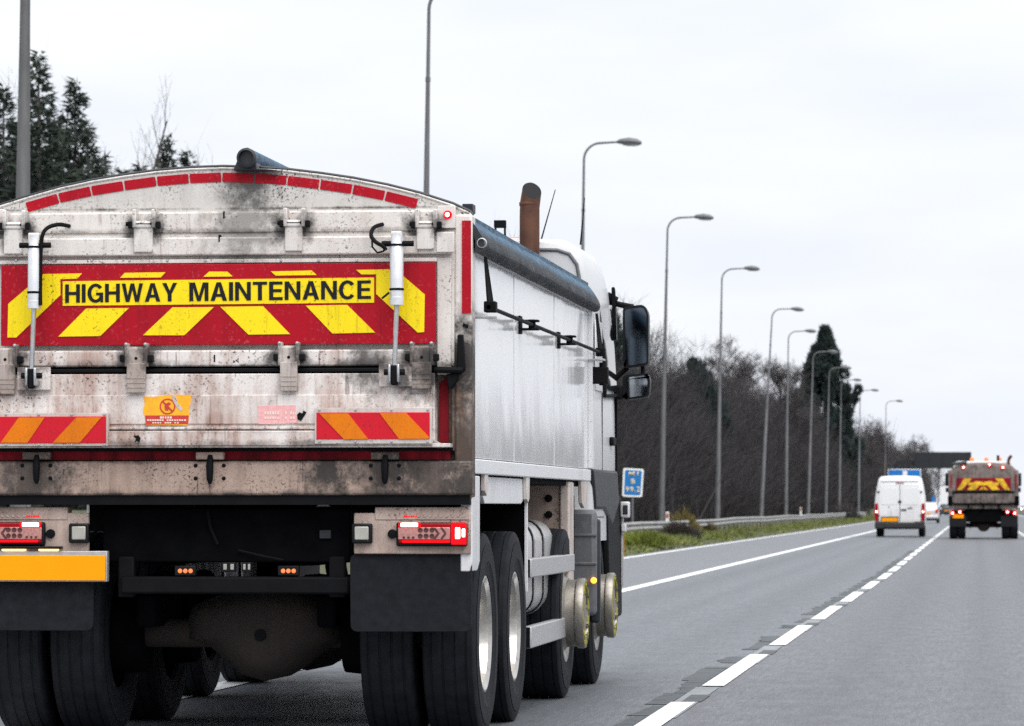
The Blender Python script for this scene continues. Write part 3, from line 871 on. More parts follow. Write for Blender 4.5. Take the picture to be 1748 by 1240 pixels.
# --- corner latch on the post
for sgn in (1, -1):
    a = rz(766, 662, 0); b = rz(788, 568, 0)
    MB().tube([(sgn * rz(744, 632)[0], -0.06, rz(744, 632)[1]), (sgn * rz(792, 633)[0], -0.06, rz(792, 633)[1])], 0.016, 8).build('latch_shaft', M['black'], truck)
    MB().prism([(sgn * x, z) for x, z in [rz(783, 572), rz(793, 572), rz(797, 632), rz(787, 642), rz(781, 636)]], -0.055, -0.03).build('latch_lever', M['black'], truck, 0.006)
    MB().prism([(sgn * x, z) for x, z in [rz(764, 640), rz(784, 636), rz(783, 650), rz(772, 666), rz(766, 662)]], -0.05, -0.01).build('latch_jaw', M['black'], truck, 0.006)
    MB().prism([(sgn * x, z) for x, z in [rz(792, 552), rz(800, 555), rz(799, 561), rz(790, 558)]], -0.03, 0.0).build('hook', M['black'], truck, 0.003)

# --- hydraulic rams
def ram(pxc, w, py0, py1, py2, hose, pxr):
    a = rz(pxc, py0, -0.15); b = rz(pxc - 1, py1, -0.15)
    r_ = (rz(pxc + w / 2, py0, -0.15)[0] - a[0])
    yk = -0.145
    t = empty('hydraulic_ram', (0, 0, 0)); t.parent = truck
    MB().lathe([(0.0, a[1] + 0.0), (r_ * 0.9, a[1]), (r_ * 0.9, a[1] - 0.05), (r_, a[1] - 0.055), (r_, b[1] + 0.04), (r_ * 1.08, b[1] + 0.038), (r_ * 1.08, b[1]), (0.0, b[1])], (a[0], yk, 0), 'z', 22).build('barrel', M['cyl'], t)
    e = rz(pxr, py2, -0.15)
    MB().tube([(a[0], yk, b[1]), (e[0], yk, e[1])], 0.0125, 10).build('rod', M['steel'], t)
    for f in (0.16, 0.78):
        zc = a[1] + (b[1] - a[1]) * f
        MB().lathe([(r_ * 1.0, zc + 0.006), (r_ * 1.1, zc + 0.004), (r_ * 1.1, zc - 0.004), (r_ * 1.0, zc - 0.006)], (a[0], yk, 0), 'z', 20).build('clamp_band', M['black'], t)
    box('top_clevis', M['bracket'], t, a[0] - 0.028, a[0] + 0.028, -0.165, -0.045, a[1] - 0.045, a[1] + 0.012, 0.006)
    MB().tube([(a[0] - 0.075, yk, a[1] - 0.05), (a[0] + 0.085, yk, a[1] - 0.05)], 0.014, 8).build('trunnion_pin', M['black'], t)
    box('base_plate', M['tail_low'], t, e[0] - 0.085, e[0] + 0.085, -0.098, -0.085, e[1] - 0.075, e[1] + 0.04, 0.003)
    for s in (-1, 1):
        box('clevis_cheek', M['steel'], t, e[0] + s * 0.022 - 0.007, e[0] + s * 0.022 + 0.007, -0.175, -0.09, e[1] - 0.055, e[1] + 0.035, 0.006)
    box('rod_eye', M['black'], t, e[0] - 0.016, e[0] + 0.016, -0.17, -0.12, e[1] - 0.07, e[1] + 0.03, 0.008)
    MB().tube([(e[0] - 0.052, yk, e[1] - 0.005), (e[0] + 0.052, yk, e[1] - 0.005)], 0.015, 8).build('clevis_pin', M['black'], t)
    pts = [Vector((rz(x, y, -0.12)[0], dy, rz(x, y, -0.12)[1])) for x, y, dy in hose]
    sm = []
    for i in range(len(pts) - 1):
        p0, p1, p2, p3 = pts[max(i - 1, 0)], pts[i], pts[i + 1], pts[min(i + 2, len(pts) - 1)]
        for k in range(6):
            u = k / 6
            sm.append(0.5 * ((2 * p1) + (p2 - p0) * u + (2 * p0 - 5 * p1 + 4 * p2 - p3) * u * u + (3 * p1 - p0 - 3 * p2 + p3) * u ** 3))
    sm.append(pts[-1])
    MB().tube(sm, 0.0105, 8).build('hose', M['black'], t)
    return t
ram(58, 21, 402, 527, 640, [(111, 384, -0.02), (98, 383, -0.09), (83, 389, -0.13), (75, 402, -0.15), (72, 430, -0.15), (71, 490, -0.15), (72, 522, -0.16)], 53.5)
ram(677, 23, 399, 521, 634, [(648, 381, -0.02), (637, 388, -0.09), (634, 402, -0.13), (643, 414, -0.16), (655, 421, -0.16), (661, 428, -0.16)], 673)
pts = [(634, 408, -0.1), (636, 422, -0.13), (645, 432, -0.14), (655, 430, -0.14), (660, 424, -0.15)]
MB().tube([(rz(x, y, -0.12)[0], d, rz(x, y, -0.12)[1]) for x, y, d in pts], 0.005, 6).build('cable', M['black'], truck)
p = rz(658, 505, -0.15)
MB().tube([(p[0] + 0.02, -0.16, p[1] + 0.015), (p[0] - 0.015, -0.17, p[1] - 0.015)], 0.006, 6).build('drain_nipple', M['black'], truck)

# --- boards and stickers on the lower door
yb = -0.137
lb = RB('marker_board', M['red_stripe'], truck, -14, 711, 181, 757, yb, -0.088, 0.002)
for q in ([(32, 713), (76, 713), (47, 756), (1, 756)], [(130, 713), (173, 712.5), (136, 756), (90, 756)]):
    RP('stripe', M['orange_stripe'], lb, q, yb - 0.0035, yb + 0.001)
RB('backing_plate', M['bracket'], lb, -16, 705, 184, 762, yb + 0.004, -0.09, 0.002)
rb = RB('marker_board', M['red_stripe'], truck, 540, 704, 733.5, 750, yb, -0.088, 0.002)
for q in ([(545, 706), (594, 706), (628, 749.5), (587, 750)], [(648, 705.5), (693, 705), (732, 746), (732, 749), (681, 749.5)]):
    RP('stripe', M['orange_stripe'], rb, q, yb - 0.0035, yb + 0.001)
RB('backing_plate', M['bracket'], rb, 537, 696, 737, 758, yb + 0.004, -0.09, 0.002)
for bd, x0, x1, ys in ((lb, 10, 178, (708, 759.5)), (rb, 545, 730, (700, 754))):
    for i in range(4):
        for y_ in ys:
            p = rz(x0 + (x1 - x0) * i / 3, y_, yb)
            MB().lathe([(0.0, yb - 0.0015), (0.006, yb - 0.0005), (0.007, yb + 0.005)], (p[0], 0, p[1]), 'y', 8).build('rivet', M['steel'], bd)
ys_ = -0.0855
st = RP('warning_sticker', M['sticker_yellow'], truck, [(245, 677), (262, 678), (280, 675.5), (300, 674), (326, 675), (325, 690), (322, 700), (323, 709), (321, 724), (318, 726.5), (249, 726), (247, 712), (244, 700), (247, 690)], ys_, -0.0815)
RP('text_panel', M['sticker_red'], st, [(248, 709.5), (322, 709.5), (321, 724), (249, 725)], ys_ - 0.002, ys_ + 0.001)
p = rz(286, 694, ys_)
MB().lathe([(0.040, ys_ - 0.002), (0.040, ys_ + 0.001), (0.0335, ys_ + 0.001), (0.0335, ys_ - 0.002), (0.040, ys_ - 0.002)], (p[0], 0, p[1]), 'y', 24).build('prohibition_ring', M['sticker_red'], st)
MB().add([(p[0] - 0.028, ys_ - 0.0025, p[1] + 0.022), (p[0] - 0.022, ys_ - 0.0025, p[1] + 0.028), (p[0] + 0.028, ys_ - 0.0025, p[1] - 0.022), (p[0] + 0.022, ys_ - 0.0025, p[1] - 0.028)], [(0, 1, 2, 3)]).build('prohibition_bar', M['sticker_red'], st)
MB().prism([(p[0] - 0.012, p[1] - 0.02), (p[0] + 0.004, p[1] - 0.022), (p[0] + 0.006, p[1] + 0.004), (p[0] + 0.018, p[1] + 0.012), (p[0] + 0.006, p[1] + 0.022), (p[0] - 0.008, p[1] + 0.012), (p[0] - 0.016, p[1])], ys_ - 0.0018, ys_).build('pictogram', M['sticker_red'], st)
RP('torn_patch', M['bracket'], st, [(293, 677), (300, 675.5), (303, 687), (312, 699), (309, 703), (300, 693), (296, 686)], ys_ - 0.0026, ys_)
for (a, b, y_, h_) in ((273, 298, 711.2, 3.6), (251, 319, 716.2, 2.6), (260, 310, 721, 2.2)):
    for k in range(int((b - a) / 4.2)):
        if rng.random() < 0.88:
            RB('text_mark', M['sticker_text'], st, a + 4.2 * k, y_, a + 4.2 * k + rng.uniform(2.2, 3.6), y_ + h_, ys_ - 0.0034, ys_)
fs = RP('faded_sticker', M['sticker_pink'], truck, [(441, 693), (505, 692), (504, 704), (507, 712), (506, 722), (470, 724), (441, 724)], ys_, -0.0815)
for k in range(13):
    if rng.random() < 0.8:
        RB('text_mark', M['sticker_text'], fs, 447 + 4.4 * k, 703, 447 + 4.4 * k + rng.uniform(2, 3.6), 708, ys_ - 0.002, ys_)
        RB('text_mark', M['sticker_text'], fs, 447 + 4.4 * k, 712, 447 + 4.4 * k + rng.uniform(2, 3.6), 715.5, ys_ - 0.002, ys_)
RP('tar_spot', M['black'], fs, [(507, 708), (511, 704), (516, 706), (518, 701), (523, 704), (519, 711), (514, 719), (508, 716)], ys_ - 0.001, -0.08)
RP('tar_spot', M['black'], low, [(228, 745), (236, 743), (240, 748), (238, 756), (234, 753), (230, 755), (232, 749)], -0.1265, -0.122)

# --- marker lamps on the corners
for sgn in (1, -1):
    p = rz(765, 367.5, 0)
    RBX = MB().box(min(sgn * rz(748, 0)[0], sgn * rz(778, 0)[0]), max(sgn * rz(748, 0)[0], sgn * rz(778, 0)[0]), -0.02, 0.02, rz(0, 396)[1], rz(0, 358)[1]).build('lamp_plate', M['bracket'], truck, 0.003)
    ml = MB().lathe([(0.0, -0.035), (0.014, -0.034), (0.021, -0.028), (0.023, -0.018)], (sgn * p[0], 0, p[1]), 'y', 18).build('marker_lamp', M['lens_glow'], truck)
    MB().lathe([(0.0, -0.038), (0.008, -0.0375), (0.011, -0.0345)], (sgn * p[0], 0, p[1]), 'y', 14).build('bulb', M['lamp_core'], ml)

# --- rear light panels, light clusters, plates, mud flaps
yL = 0.03
for sgn in (1, -1):
    def q(px): return sgn * (px - 375.0) + 375.0
    def BX(name, mat, parent, a, y0_, b, y1_, d0, d1, bev=0.0):
        u, w = rz(a, y1_, d0), rz(b, y0_, d0)
        return box(name, mat, parent, sgn * u[0], sgn * w[0], d0, d1, u[1], w[1], bev)
    pan = BX('light_panel', M['light_panel'], truck, 604, 876, 803, 946, yL, yL + 0.03, 0.006)
    BX('step_plate', M['light_panel'], pan, 640, 866, 801, 888, yL - 0.005, yL + 0.10, 0.004)
    for k in range(9):                                    # chequer bars on the step edge
        a = rz(716 + 9.5 * k, 881, yL); 
        MB().prism([(sgn * (a[0] - 0.006), a[1] - 0.007), (sgn * (a[0] + 0.006), a[1] - 0.002), (sgn * (a[0] + 0.006), a[1] + 0.004), (sgn * (a[0] - 0.006), a[1] - 0.001)], yL - 0.009, yL - 0.004).build('tread_bar', M['bracket'], pan)
    cl = BX('tail_light', M['black_gloss'], truck, 676, 892, 797, 933, yL - 0.035, yL + 0.0, 0.01)
    d = yL - 0.035
    BX('lens_body', M['lens_red'], cl, 680, 893, 795, 928, d - 0.010, d + 0.004, 0.008)
    BX('lens_glow', M['lens_glow'], cl, 680, 892.5, 718, 902, d - 0.0155, d - 0.008, 0.004)
    BX('brake_lamp', M['lamp_core'], cl, 684, 893, 713, 899.5, d - 0.019, d - 0.013, 0.004)
    BX('lens_glow', M['lens_glow'], cl, 770, 892.5, 796, 930, d - 0.0155, d - 0.008, 0.006)
    BX('tail_lamp', M['lamp_core'], cl, 777, 901, 785, 920, d - 0.021, d - 0.013, 0.004)
    BX('tail_lamp', M['lamp_core'], cl, 788.5, 903, 793.5, 917, d - 0.021, d - 0.013, 0.003)
    BX('lens_glow', M['lens_glow'], cl, 686, 923, 768, 927, d - 0.013, d - 0.008, 0.002)
    BX('clear_lens', M['lens_clear'], cl, 679.5, 900.5, 768, 921.5, d - 0.0145, d - 0.008, 0.004)
    for i in range(3):
        for j in range(2):
            p = rz(718 + 10 * i, 905.3 + 10.2 * j, d)
            MB().lathe([(0.0, d - 0.015), (0.0115, d - 0.0165), (0.0128, d - 0.0145)], (sgn * p[0], 0, p[1]), 'y', 14).build('reflector_cup', M['lens_dark'], cl)
    for i in range(2):
        for j in (-1, 1):
            p = rz(745 + 12 * i, 910.8, d)
            MB().prism([(sgn * (p[0] - 0.014), p[1] + j * 0.028), (sgn * (p[0] - 0.002), p[1] + j * 0.028), (sgn * (p[0] + 0.018), p[1] + j * 0.001), (sgn * (p[0] + 0.004), p[1] + j * 0.001)], d - 0.0165, d - 0.014).build('arrow_segment', M['lens_dark'], cl)
    for i in range(3):
        p = rz(690 + 8 * i, 918, d)
        MB().lathe([(0.0, d - 0.016), (0.006, d - 0.0165), (0.007, d - 0.0145)], (sgn * p[0], 0, p[1]), 'y', 10).build('reflector_cup', M['lens_dark'], cl)
    for i in range(6):  # glowing dots imitate the tail light's reflection on the plate above it
        p = rz(689 + 4 * i, 881.5, d)
        MB().lathe([(0.0, d + 0.026), (0.0045, d + 0.0265), (0.005, d + 0.031)], (sgn * p[0], 0, p[1]), 'y', 8).build('led', M['lens_glow'], pan)
    pp = rz(668, 912, d)
    MB().lathe([(0.0, yL - 0.02), (0.022, yL - 0.018), (0.024, yL + 0.0)], (sgn * pp[0], 0, pp[1]), 'y', 14).build('cable_gland', M['black'], pan)
    rl = BX('reversing_lamp', M['black_gloss'], truck, 600, 894, 635, 928, yL - 0.03, yL, 0.008)
    BX('lens', M['white_lens'], rl, 605, 899, 629, 922, yL - 0.036, yL - 0.026, 0.008)
    # white return of the wing behind the lights
    a = rz(803, 976, 0.05); b = rz(826, 812, 0.05)
    MB().prism([(sgn * (HW - 0.065), b[1]), (sgn * (HW - 0.005), b[1]), (sgn * (HW - 0.005), a[1] + 0.05), (sgn * (HW - 0.018), a[1]), (sgn * (HW - 0.065), a[1])], 0.05, 0.36).build('wing_panel', M['side_rail'], truck, 0.006)
    # mud flap
    fl = rr([(597, 946), (805, 946), (805, 1079), (598, 1079)], 13, 5)
    MB().prism([(sgn * rz(x, y, 0.05)[0], rz(x, y, 0.05)[1]) for x, y in fl], 0.055, 0.075).build('mud_flap', M['flap'], truck, 0.003)
pl = RB('number_plate', M['plate_yellow'], truck, -15, 949, 179.5, 991, -0.012, 0.0, 0.002)
RB('plate_holder', M['alu'], pl, -17, 941, 183, 993, 0.001, 0.05, 0.003)
RB('plate_lamp', M['black_gloss'], pl, -2, 933, 104, 937.5, -0.02, 0.03, 0.003)
RB('lamp_strip', M['lamp_plate'], pl, 3, 937.6, 42, 940.5, -0.016, 0.02)
RB('lamp_strip', M['lamp_plate'], pl, 66, 937.6, 98, 940.5, -0.016, 0.02)

# --- underside: chassis rails, under-run bar, axles, springs
for s in (-1, 1):
    box('chassis_rail', M['chassis'], truck, s * 0.34, s * 0.44, 0.25, 8.3, 0.88, 1.18, 0.01)
    box('body_bearer', M['chassis'], truck, s * 0.52, s * 0.62, 0.2, 6.3, 1.18, 1.31, 0.01)
for y in (0.3, 1.5, 2.9, 4.2, 5.6):
    box('cross_bearer', M['chassis'], truck, -1.1, 1.1, y, y + 0.1, 1.2, 1.3, 0.01)
RB('rear_crossmember', M['chassis'], truck, 175, 868, 598, 960, 0.16, 0.26, 0.01)
RB('underrun_bar', M['black'], truck, 205, 985, 596, 1014, 0.12, 0.22, 0.012)
for px in (215, 575):
    RB('underrun_bracket', M['black'], truck, px - 14, 950, px + 14, 1020, 0.14, 0.2, 0.01)
for px in (316, 492):
    m_ = RB('side_marker', M['black_gloss'], truck, px - 18, 966, px + 18, 983, 0.125, 0.16, 0.004)
    for k in (-1, 0, 1):
        p = rz(px + 9 * k, 975, 0.12)
        MB().lathe([(0.0, 0.116), (0.010, 0.118), (0.012, 0.126)], (p[0], 0, p[1]), 'y', 10).build('bulb', M['amber_dim'], m_)
for px, w in ((390, 12), (421, 8)):
    m_ = RB('number_light', M['black_gloss'], truck, px - w, 960, px + w, 977, 0.13, 0.16, 0.003)
    for k in (-0.5, 0.5):
        RB('lens', M['white_lens'], m_, px + k * w - w * 0.25, 963, px + k * w + w * 0.25, 973, 0.126, 0.134, 0.002)
RB('junction_box', M['dark_plastic'], truck, 545, 905, 565, 920, 0.14, 0.2, 0.004)
MB().tube([(rz(345, 872)[0], 0.15, rz(345, 872)[1]), (rz(350, 900)[0], 0.14, rz(350, 900)[1]), (rz(362, 930)[0], 0.15, rz(362, 930)[1])], 0.008, 6).build('cable', M['black'], truck)
MB().tube([(rz(398, 940)[0], 0.14, rz(398, 940)[1]), (rz(440, 950)[0], 0.13, rz(440, 950)[1]), (rz(475, 957)[0], 0.14, rz(475, 957)[1])], 0.006, 6).build('cable', M['black'], truck)
AX = [0.80, 2.16, 4.95, 7.0]
def axle(y, rear=True):
    a = empty('axle', (0, 0, 0)); a.parent = truck
    MB().tube([(-1.1, y, 0.52), (1.1, y, 0.52)], 0.075, 14).build('axle_tube', M['axle'], a)
    if rear:
        prof = [(-0.42, 0.60), (-0.40, 0.66), (-0.22, 0.74), (0, 0.79), (0.22, 0.75), (0.36, 0.68), (0.41, 0.60), (0.41, 0.49), (0.30, 0.44), (0.20, 0.36), (0.1, 0.30), (-0.02, 0.275), (-0.14, 0.31), (-0.24, 0.40), (-0.33, 0.47), (-0.42, 0.49)]
        c_ = (0.0, 0.54)
        rings = []
        for t, yy_ in ((0.25, -0.30), (0.6, -0.27), (0.85, -0.19), (1.0, -0.06), (1.0, 0.08), (0.7, 0.24), (0.3, 0.34)):
            rings.append([(0.12 + c_[0] + (px - c_[0]) * t, y + yy_, c_[1] + (pz - c_[1]) * t) for px, pz in prof])
        MB().loft(rings).build('differential', M['axle'], a, angle=50)
        MB().lathe([(0.0, -0.315), (0.03, -0.312), (0.034, -0.28)], (0.12, y, 0.52), 'y', 12).build('filler_plug', M['black'], a)
    for s in (-1, 1):
        box('spring_seat', M['chassis'], a, s * 0.42, s * 0.52, y - 0.35, y + 0.35, 0.56, 0.72, 0.02)
        MB().lathe([(0.0, -0.1), (0.2, -0.1), (0.21, 0.0), (0.2, 0.09), (0.0, 0.09)], (s * 0.62, y, 0.52), 'x', 20).build('brake_drum', M['chassis'], a)
        MB().tube([(s * 0.50, y + 0.12, 0.62), (s * 0.55, y + 0.25, 0.78)], 0.075, 12).build('brake_chamber', M['chassis'], a)
for i, y in enumerate(AX):
    axle(y, i < 2)
MB().tube([(0.12, 1.1, 0.55), (0.1, 4.0, 0.72)], 0.06, 12).build('prop_shaft', M['chassis'], truck)

# --- wheels
def tyre_prof(w, r0=0.285, r1=0.522):
    h = w / 2
    p = [(r0, -h * 0.80), (r0 + 0.02, -h * 0.93), (r0 + 0.09, -h * 1.0), (r1 - 0.07, -h * 0.985), (r1 - 0.02, -h * 0.93), (r1 - 0.004, -h * 0.86)]
    for g in (-0.62, -0.21, 0.21, 0.62):
        p += [(r1, g * h - 0.055 * h), (r1 - 0.006, g * h - 0.03 * h), (r1 - 0.006, g * h + 0.03 * h), (r1, g * h + 0.055 * h)]
    p += [(r1 - 0.004, h * 0.86), (r1 - 0.02, h * 0.93), (r1 - 0.07, h * 0.985), (r1 - 0.055, h * 0.99), (r0 + 0.09, h * 1.0), (r0 + 0.085, h * 0.975), (r0 + 0.02, h * 0.93), (r0, h * 0.80)]
    return p
def rear_wheel(s, y, outer):
    x = s * (1.118 if outer else 0.80)
    w = empty('wheel', (x, y, 0.522)); w.parent = truck
    MB().lathe(tyre_prof(0.285), (0, 0, 0), 'x', 72).build('tyre', M['tyre'], w)
    if outer:
        MB().lathe([(0.280, s * 0.100), (0.300, s * 0.118), (0.302, s * 0.128), (0.290, s * 0.130), (0.268, s * 0.112), (0.258, s * 0.06), (0.250, s * -0.02), (0.235, s * -0.045), (0.15, s * -0.05), (0.15, s * 0.03), (0.12, s * 0.07), (0.0, s * 0.07)], (0, 0, 0), 'x', 56).build('rim', M['rim'], w)
        for k in range(10):
            a = 2 * math.pi * k / 10
            c_ = (0, 0.195 * math.cos(a), 0.195 * math.sin(a))
            MB().lathe([(0.014, s * -0.052), (0.014, s * -0.02), (0.0, s * -0.018)], c_, 'x', 6).build('wheel_nut', M['steel'], w)
    else:
        MB().lathe([(0.28, -0.11), (0.26, -0.06), (0.22, 0.0), (0.26, 0.06), (0.28, 0.11)], (0, 0, 0), 'x', 30).build('rim', M['chassis'], w)
    return w
def front_wheel(s, y):
    w = empty('wheel', (s * 1.112, y, 0.522)); w.parent = truck
    MB().lathe(tyre_prof(0.30), (0, 0, 0), 'x', 72).build('tyre', M['tyre'], w)
    MB().lathe([(0.280, s * 0.10), (0.300, s * 0.125), (0.302, s * 0.14), (0.285, s * 0.142), (0.24, s * 0.12), (0.208, s * 0.150), (0.206, s * 0.205), (0.216, s * 0.215), (0.218, s * 0.252), (0.212, s * 0.262), (0.200, s * 0.262), (0.19, s * 0.235), (0.12, s * 0.225), (0.115, s * 0.255), (0.0, s * 0.26)], (0, 0, 0), 'x', 56).build('rim', M['hub_metal'], w)
    for k in range(10):
        a = 2 * math.pi * k / 10 + 0.2
        c_ = (0, 0.168 * math.cos(a), 0.168 * math.sin(a))
        n_ = MB().lathe([(0.017, s * 0.228), (0.017, s * 0.262), (0.0, s * 0.265)], c_, 'x', 6).build('wheel_nut', M['steel'], w)
        t_ = Vector((0, -math.sin(a), math.cos(a))); r_ = Vector((0, math.cos(a), math.sin(a)))
        c0 = Vector(c_) + Vector((s * 0.258, 0, 0))
        pts = [c0 + r_ * 0.024 - t_ * 0.01, c0 + t_ * 0.055, c0 - r_ * 0.024 - t_ * 0.01]
        MB().add(pts + [p + Vector((s * 0.009, 0, 0)) for p in pts], [(0, 1, 2), (5, 4, 3), (0, 3, 4, 1), (1, 4, 5, 2), (2, 5, 3, 0)]).build('nut_pointer', M['hub_yellow'], w)
    MB().lathe([(0.206, s * 0.2635), (0.196, s * 0.2655), (0.196, s * 0.262), (0.206, s * 0.262), (0.206, s * 0.2635)], (0, 0, 0), 'x', 40).build('hub_ring', M['hub_yellow'], w)
    return w
for y in AX[:2]:
    for s in (-1, 1):
        rear_wheel(s, y, True); rear_wheel(s, y, False)
for y in AX[2:]:
    for s in (-1, 1):
        front_wheel(s, y)

# --- side: skirts, tank, guard rails, mudguard
def sidepoly(name, mat, poly, x0, x1, bev=0.004):
    for s in (1, -1):
        MB().prism([(a, b) for a, b in poly], s * x0, s * x1, 'x').build(name, mat, truck, bev)
sidepoly('wheel_arch_skirt', M['side_rail'], [(0.75, 1.335), (2.62, 1.335), (2.60, 1.215), (2.5, 1.195), (0.80, 1.195), (0.72, 1.23)], 1.20, 1.245)
sidepoly('skirt_bracket', M['bracket'], [(0.60, 1.36), (0.74, 1.36), (0.72, 1.25), (0.67, 1.235), (0.60, 1.26)], 1.246, 1.27)
sidepoly('skirt_bracket', M['bracket'], [(2.56, 1.36), (2.72, 1.36), (2.70, 1.22), (2.64, 1.20), (2.58, 1.22)], 1.246, 1.27)
sidepoly('skirt_bracket', M['bracket'], [(5.75, 1.36), (6.15, 1.36), (6.12, 1.20), (5.95, 1.17), (5.80, 1.20)], 1.246, 1.27)
for s in (1, -1):
    af = box('arch_front_sheet', M['chassis'], truck, s * 0.70, s * 1.245, 2.66, 2.685, 0.72, 1.21, 0.003)
    box('sheet_edge', M['side_rail'], af, s * 1.246, s * 1.262, 2.652, 2.69, 0.70, 1.22, 0.002)
    box('mount_plate', M['light_panel'], truck, s * 0.62, s * 1.215, 5.08, 5.12, 1.02, 1.335, 0.004)
    box('mount_web', M['bracket'], truck, s * 1.20, s * 1.262, 5.06, 5.34, 0.50, 1.335, 0.012)
    box('tank_backplate', M['chassis'], truck, s * 0.5, s * 1.21, 5.02, 5.06, 0.45, 1.03)
    for z in (1.13, 1.23):
        MB().lathe([(0.0, 5.06), (0.022, 5.062), (0.024, 5.08)], (s * 1.13, 0, z), 'y', 10).build('bolt', M['black'], truck)
    for z0, z1, nm in ((0.775, 0.885, 'guard_rail'), (0.375, 0.50, 'guard_rail')):
        box(nm, M['alu'], truck, s * 1.215, s * 1.265, 2.86, 5.36, z0, z1, 0.008)
        box('guard_end', M['black'], truck, s * 1.20, s * 1.255, 2.84, 2.862, z0 + 0.005, z1 - 0.005)
    for y in (3.0, 5.2):
        box('guard_post', M['chassis'], truck, s * 1.17, s * 1.21, y - 0.03, y + 0.03, 0.38, 1.3)
    # fuel tank, rounded box lying along the chassis
    tk = empty('fuel_tank', (0, 0, 0)); tk.parent = truck
    def tank_ring(y, g):
        cx, cz, hw, hh, rad = s * 0.92, 0.82, 0.27 + g, 0.28 + g, 0.13
        ring = []
        for qx, qz, a0 in ((1, 1, 0), (-1, 1, 90), (-1, -1, 180), (1, -1, 270)):
            for k in range(7):
                a = R(a0 + 15 * k)
                ring.append((cx + qx * (hw - rad) + rad * math.cos(a), y, cz + qz * (hh - rad) + rad * math.sin(a)))
        return ring
    MB().loft([tank_ring(3.15, -0.04), tank_ring(3.17, -0.01), tank_ring(3.20, 0), tank_ring(4.75, 0), tank_ring(4.8, -0.02)]).build('tank_shell', M['tank'], tk, angle=50)
    for y in (3.62, 4.18):
        MB().loft([tank_ring(y - 0.045, 0.006), tank_ring(y + 0.045, 0.006)], cap=True).build('tank_strap', M['black'], tk, angle=50)
        MB().loft([tank_ring(y - 0.028, 0.010), tank_ring(y + 0.028, 0.010)], cap=True).build('tank_band', M['steel'], tk, angle=50)
    MB().lathe([(0.0, 0.045), (0.06, 0.04), (0.065, 0.0)], (s * 0.95, 3.35, 1.1), 'z', 16).build('filler_cap', M['black'], tk)
    lm = MB().lathe([(0.0, -0.03), (0.022, -0.028), (0.032, -0.012), (0.034, 0.0)], (s * 1.20, 4.62, 0.585), 'y', 16)
    lmo = lm.build('side_lamp', M['amber'], truck)
    MB().tube([(s * 1.20, 4.64, 0.565), (s * 1.215, 4.66, 0.52), (s * 1.225, 4.7, 0.495)], 0.008, 6).build('lamp_stalk', M['steel'], lmo)
    # grey mudguard behind the leading wheel
    mg = box('mudguard', M['grey_plastic'], truck, s * 0.86, s * 1.315, 6.28, 6.37, 0.47, 1.16, 0.03)
    for z in (0.80, 0.985):
        box('moulded_rib', M['grey_plastic'], mg, s * 0.87, s * 1.318, 6.272, 6.30, z, z + 0.018, 0.004)
    box('mudguard_top', M['grey_plastic'], mg, s * 0.9, s * 1.26, 6.36, 7.5, 1.08, 1.14, 0.03)
    box('mudguard_edge', M['dark_plastic'], mg, s * 1.26, s * 1.33, 6.38, 6.46, 0.42, 1.10, 0.02)
    box('catwalk_panel', M['chassis'], truck, s * 0.5, s * 1.25, 5.45, 5.5, 0.86, 1.25)
    MB().lathe([(0.0, -0.02), (0.016, -0.018), (0.02, 0.0)], (s * 1.30, 6.272, 0.70), 'y', 12).build('side_marker', M['amber'], truck)

# --- cab
yc = 6.62
def cring(y, gx, gz, low=0.95):
    right = [rz(1050, 865, 6.9)[0], ]
    pts = [(1.255, low), (1.262, 1.5), (1.258, 1.95), (1.246, 2.30), (1.236, 2.58), (1.220, 2.74), (1.19, 2.84), (1.14, 2.91), (1.06, 2.948), (0.5, 2.972), (0.0, 2.98)]
    pts = [(x + gx, z + gz * (z > 1.6)) for x, z in pts]
    pts[-1] = (0.0, pts[-1][1])
    full = pts + [(-x, z) for x, z in reversed(pts[:-1])]
    return [(x, y, z) for x, z in full]
cab = MB().loft([cring(6.60, -0.035, -0.035), cring(6.615, -0.015, -0.015), cring(6.64, -0.004, -0.004), cring(6.72, 0, 0), cring(8.0, 0, 0), cring(8.4, -0.01, -0.08), cring(8.72, -0.05, -0.32), cring(8.86, -0.10, -0.55)]).build('cab', M['cab_white'], truck, angle=50)
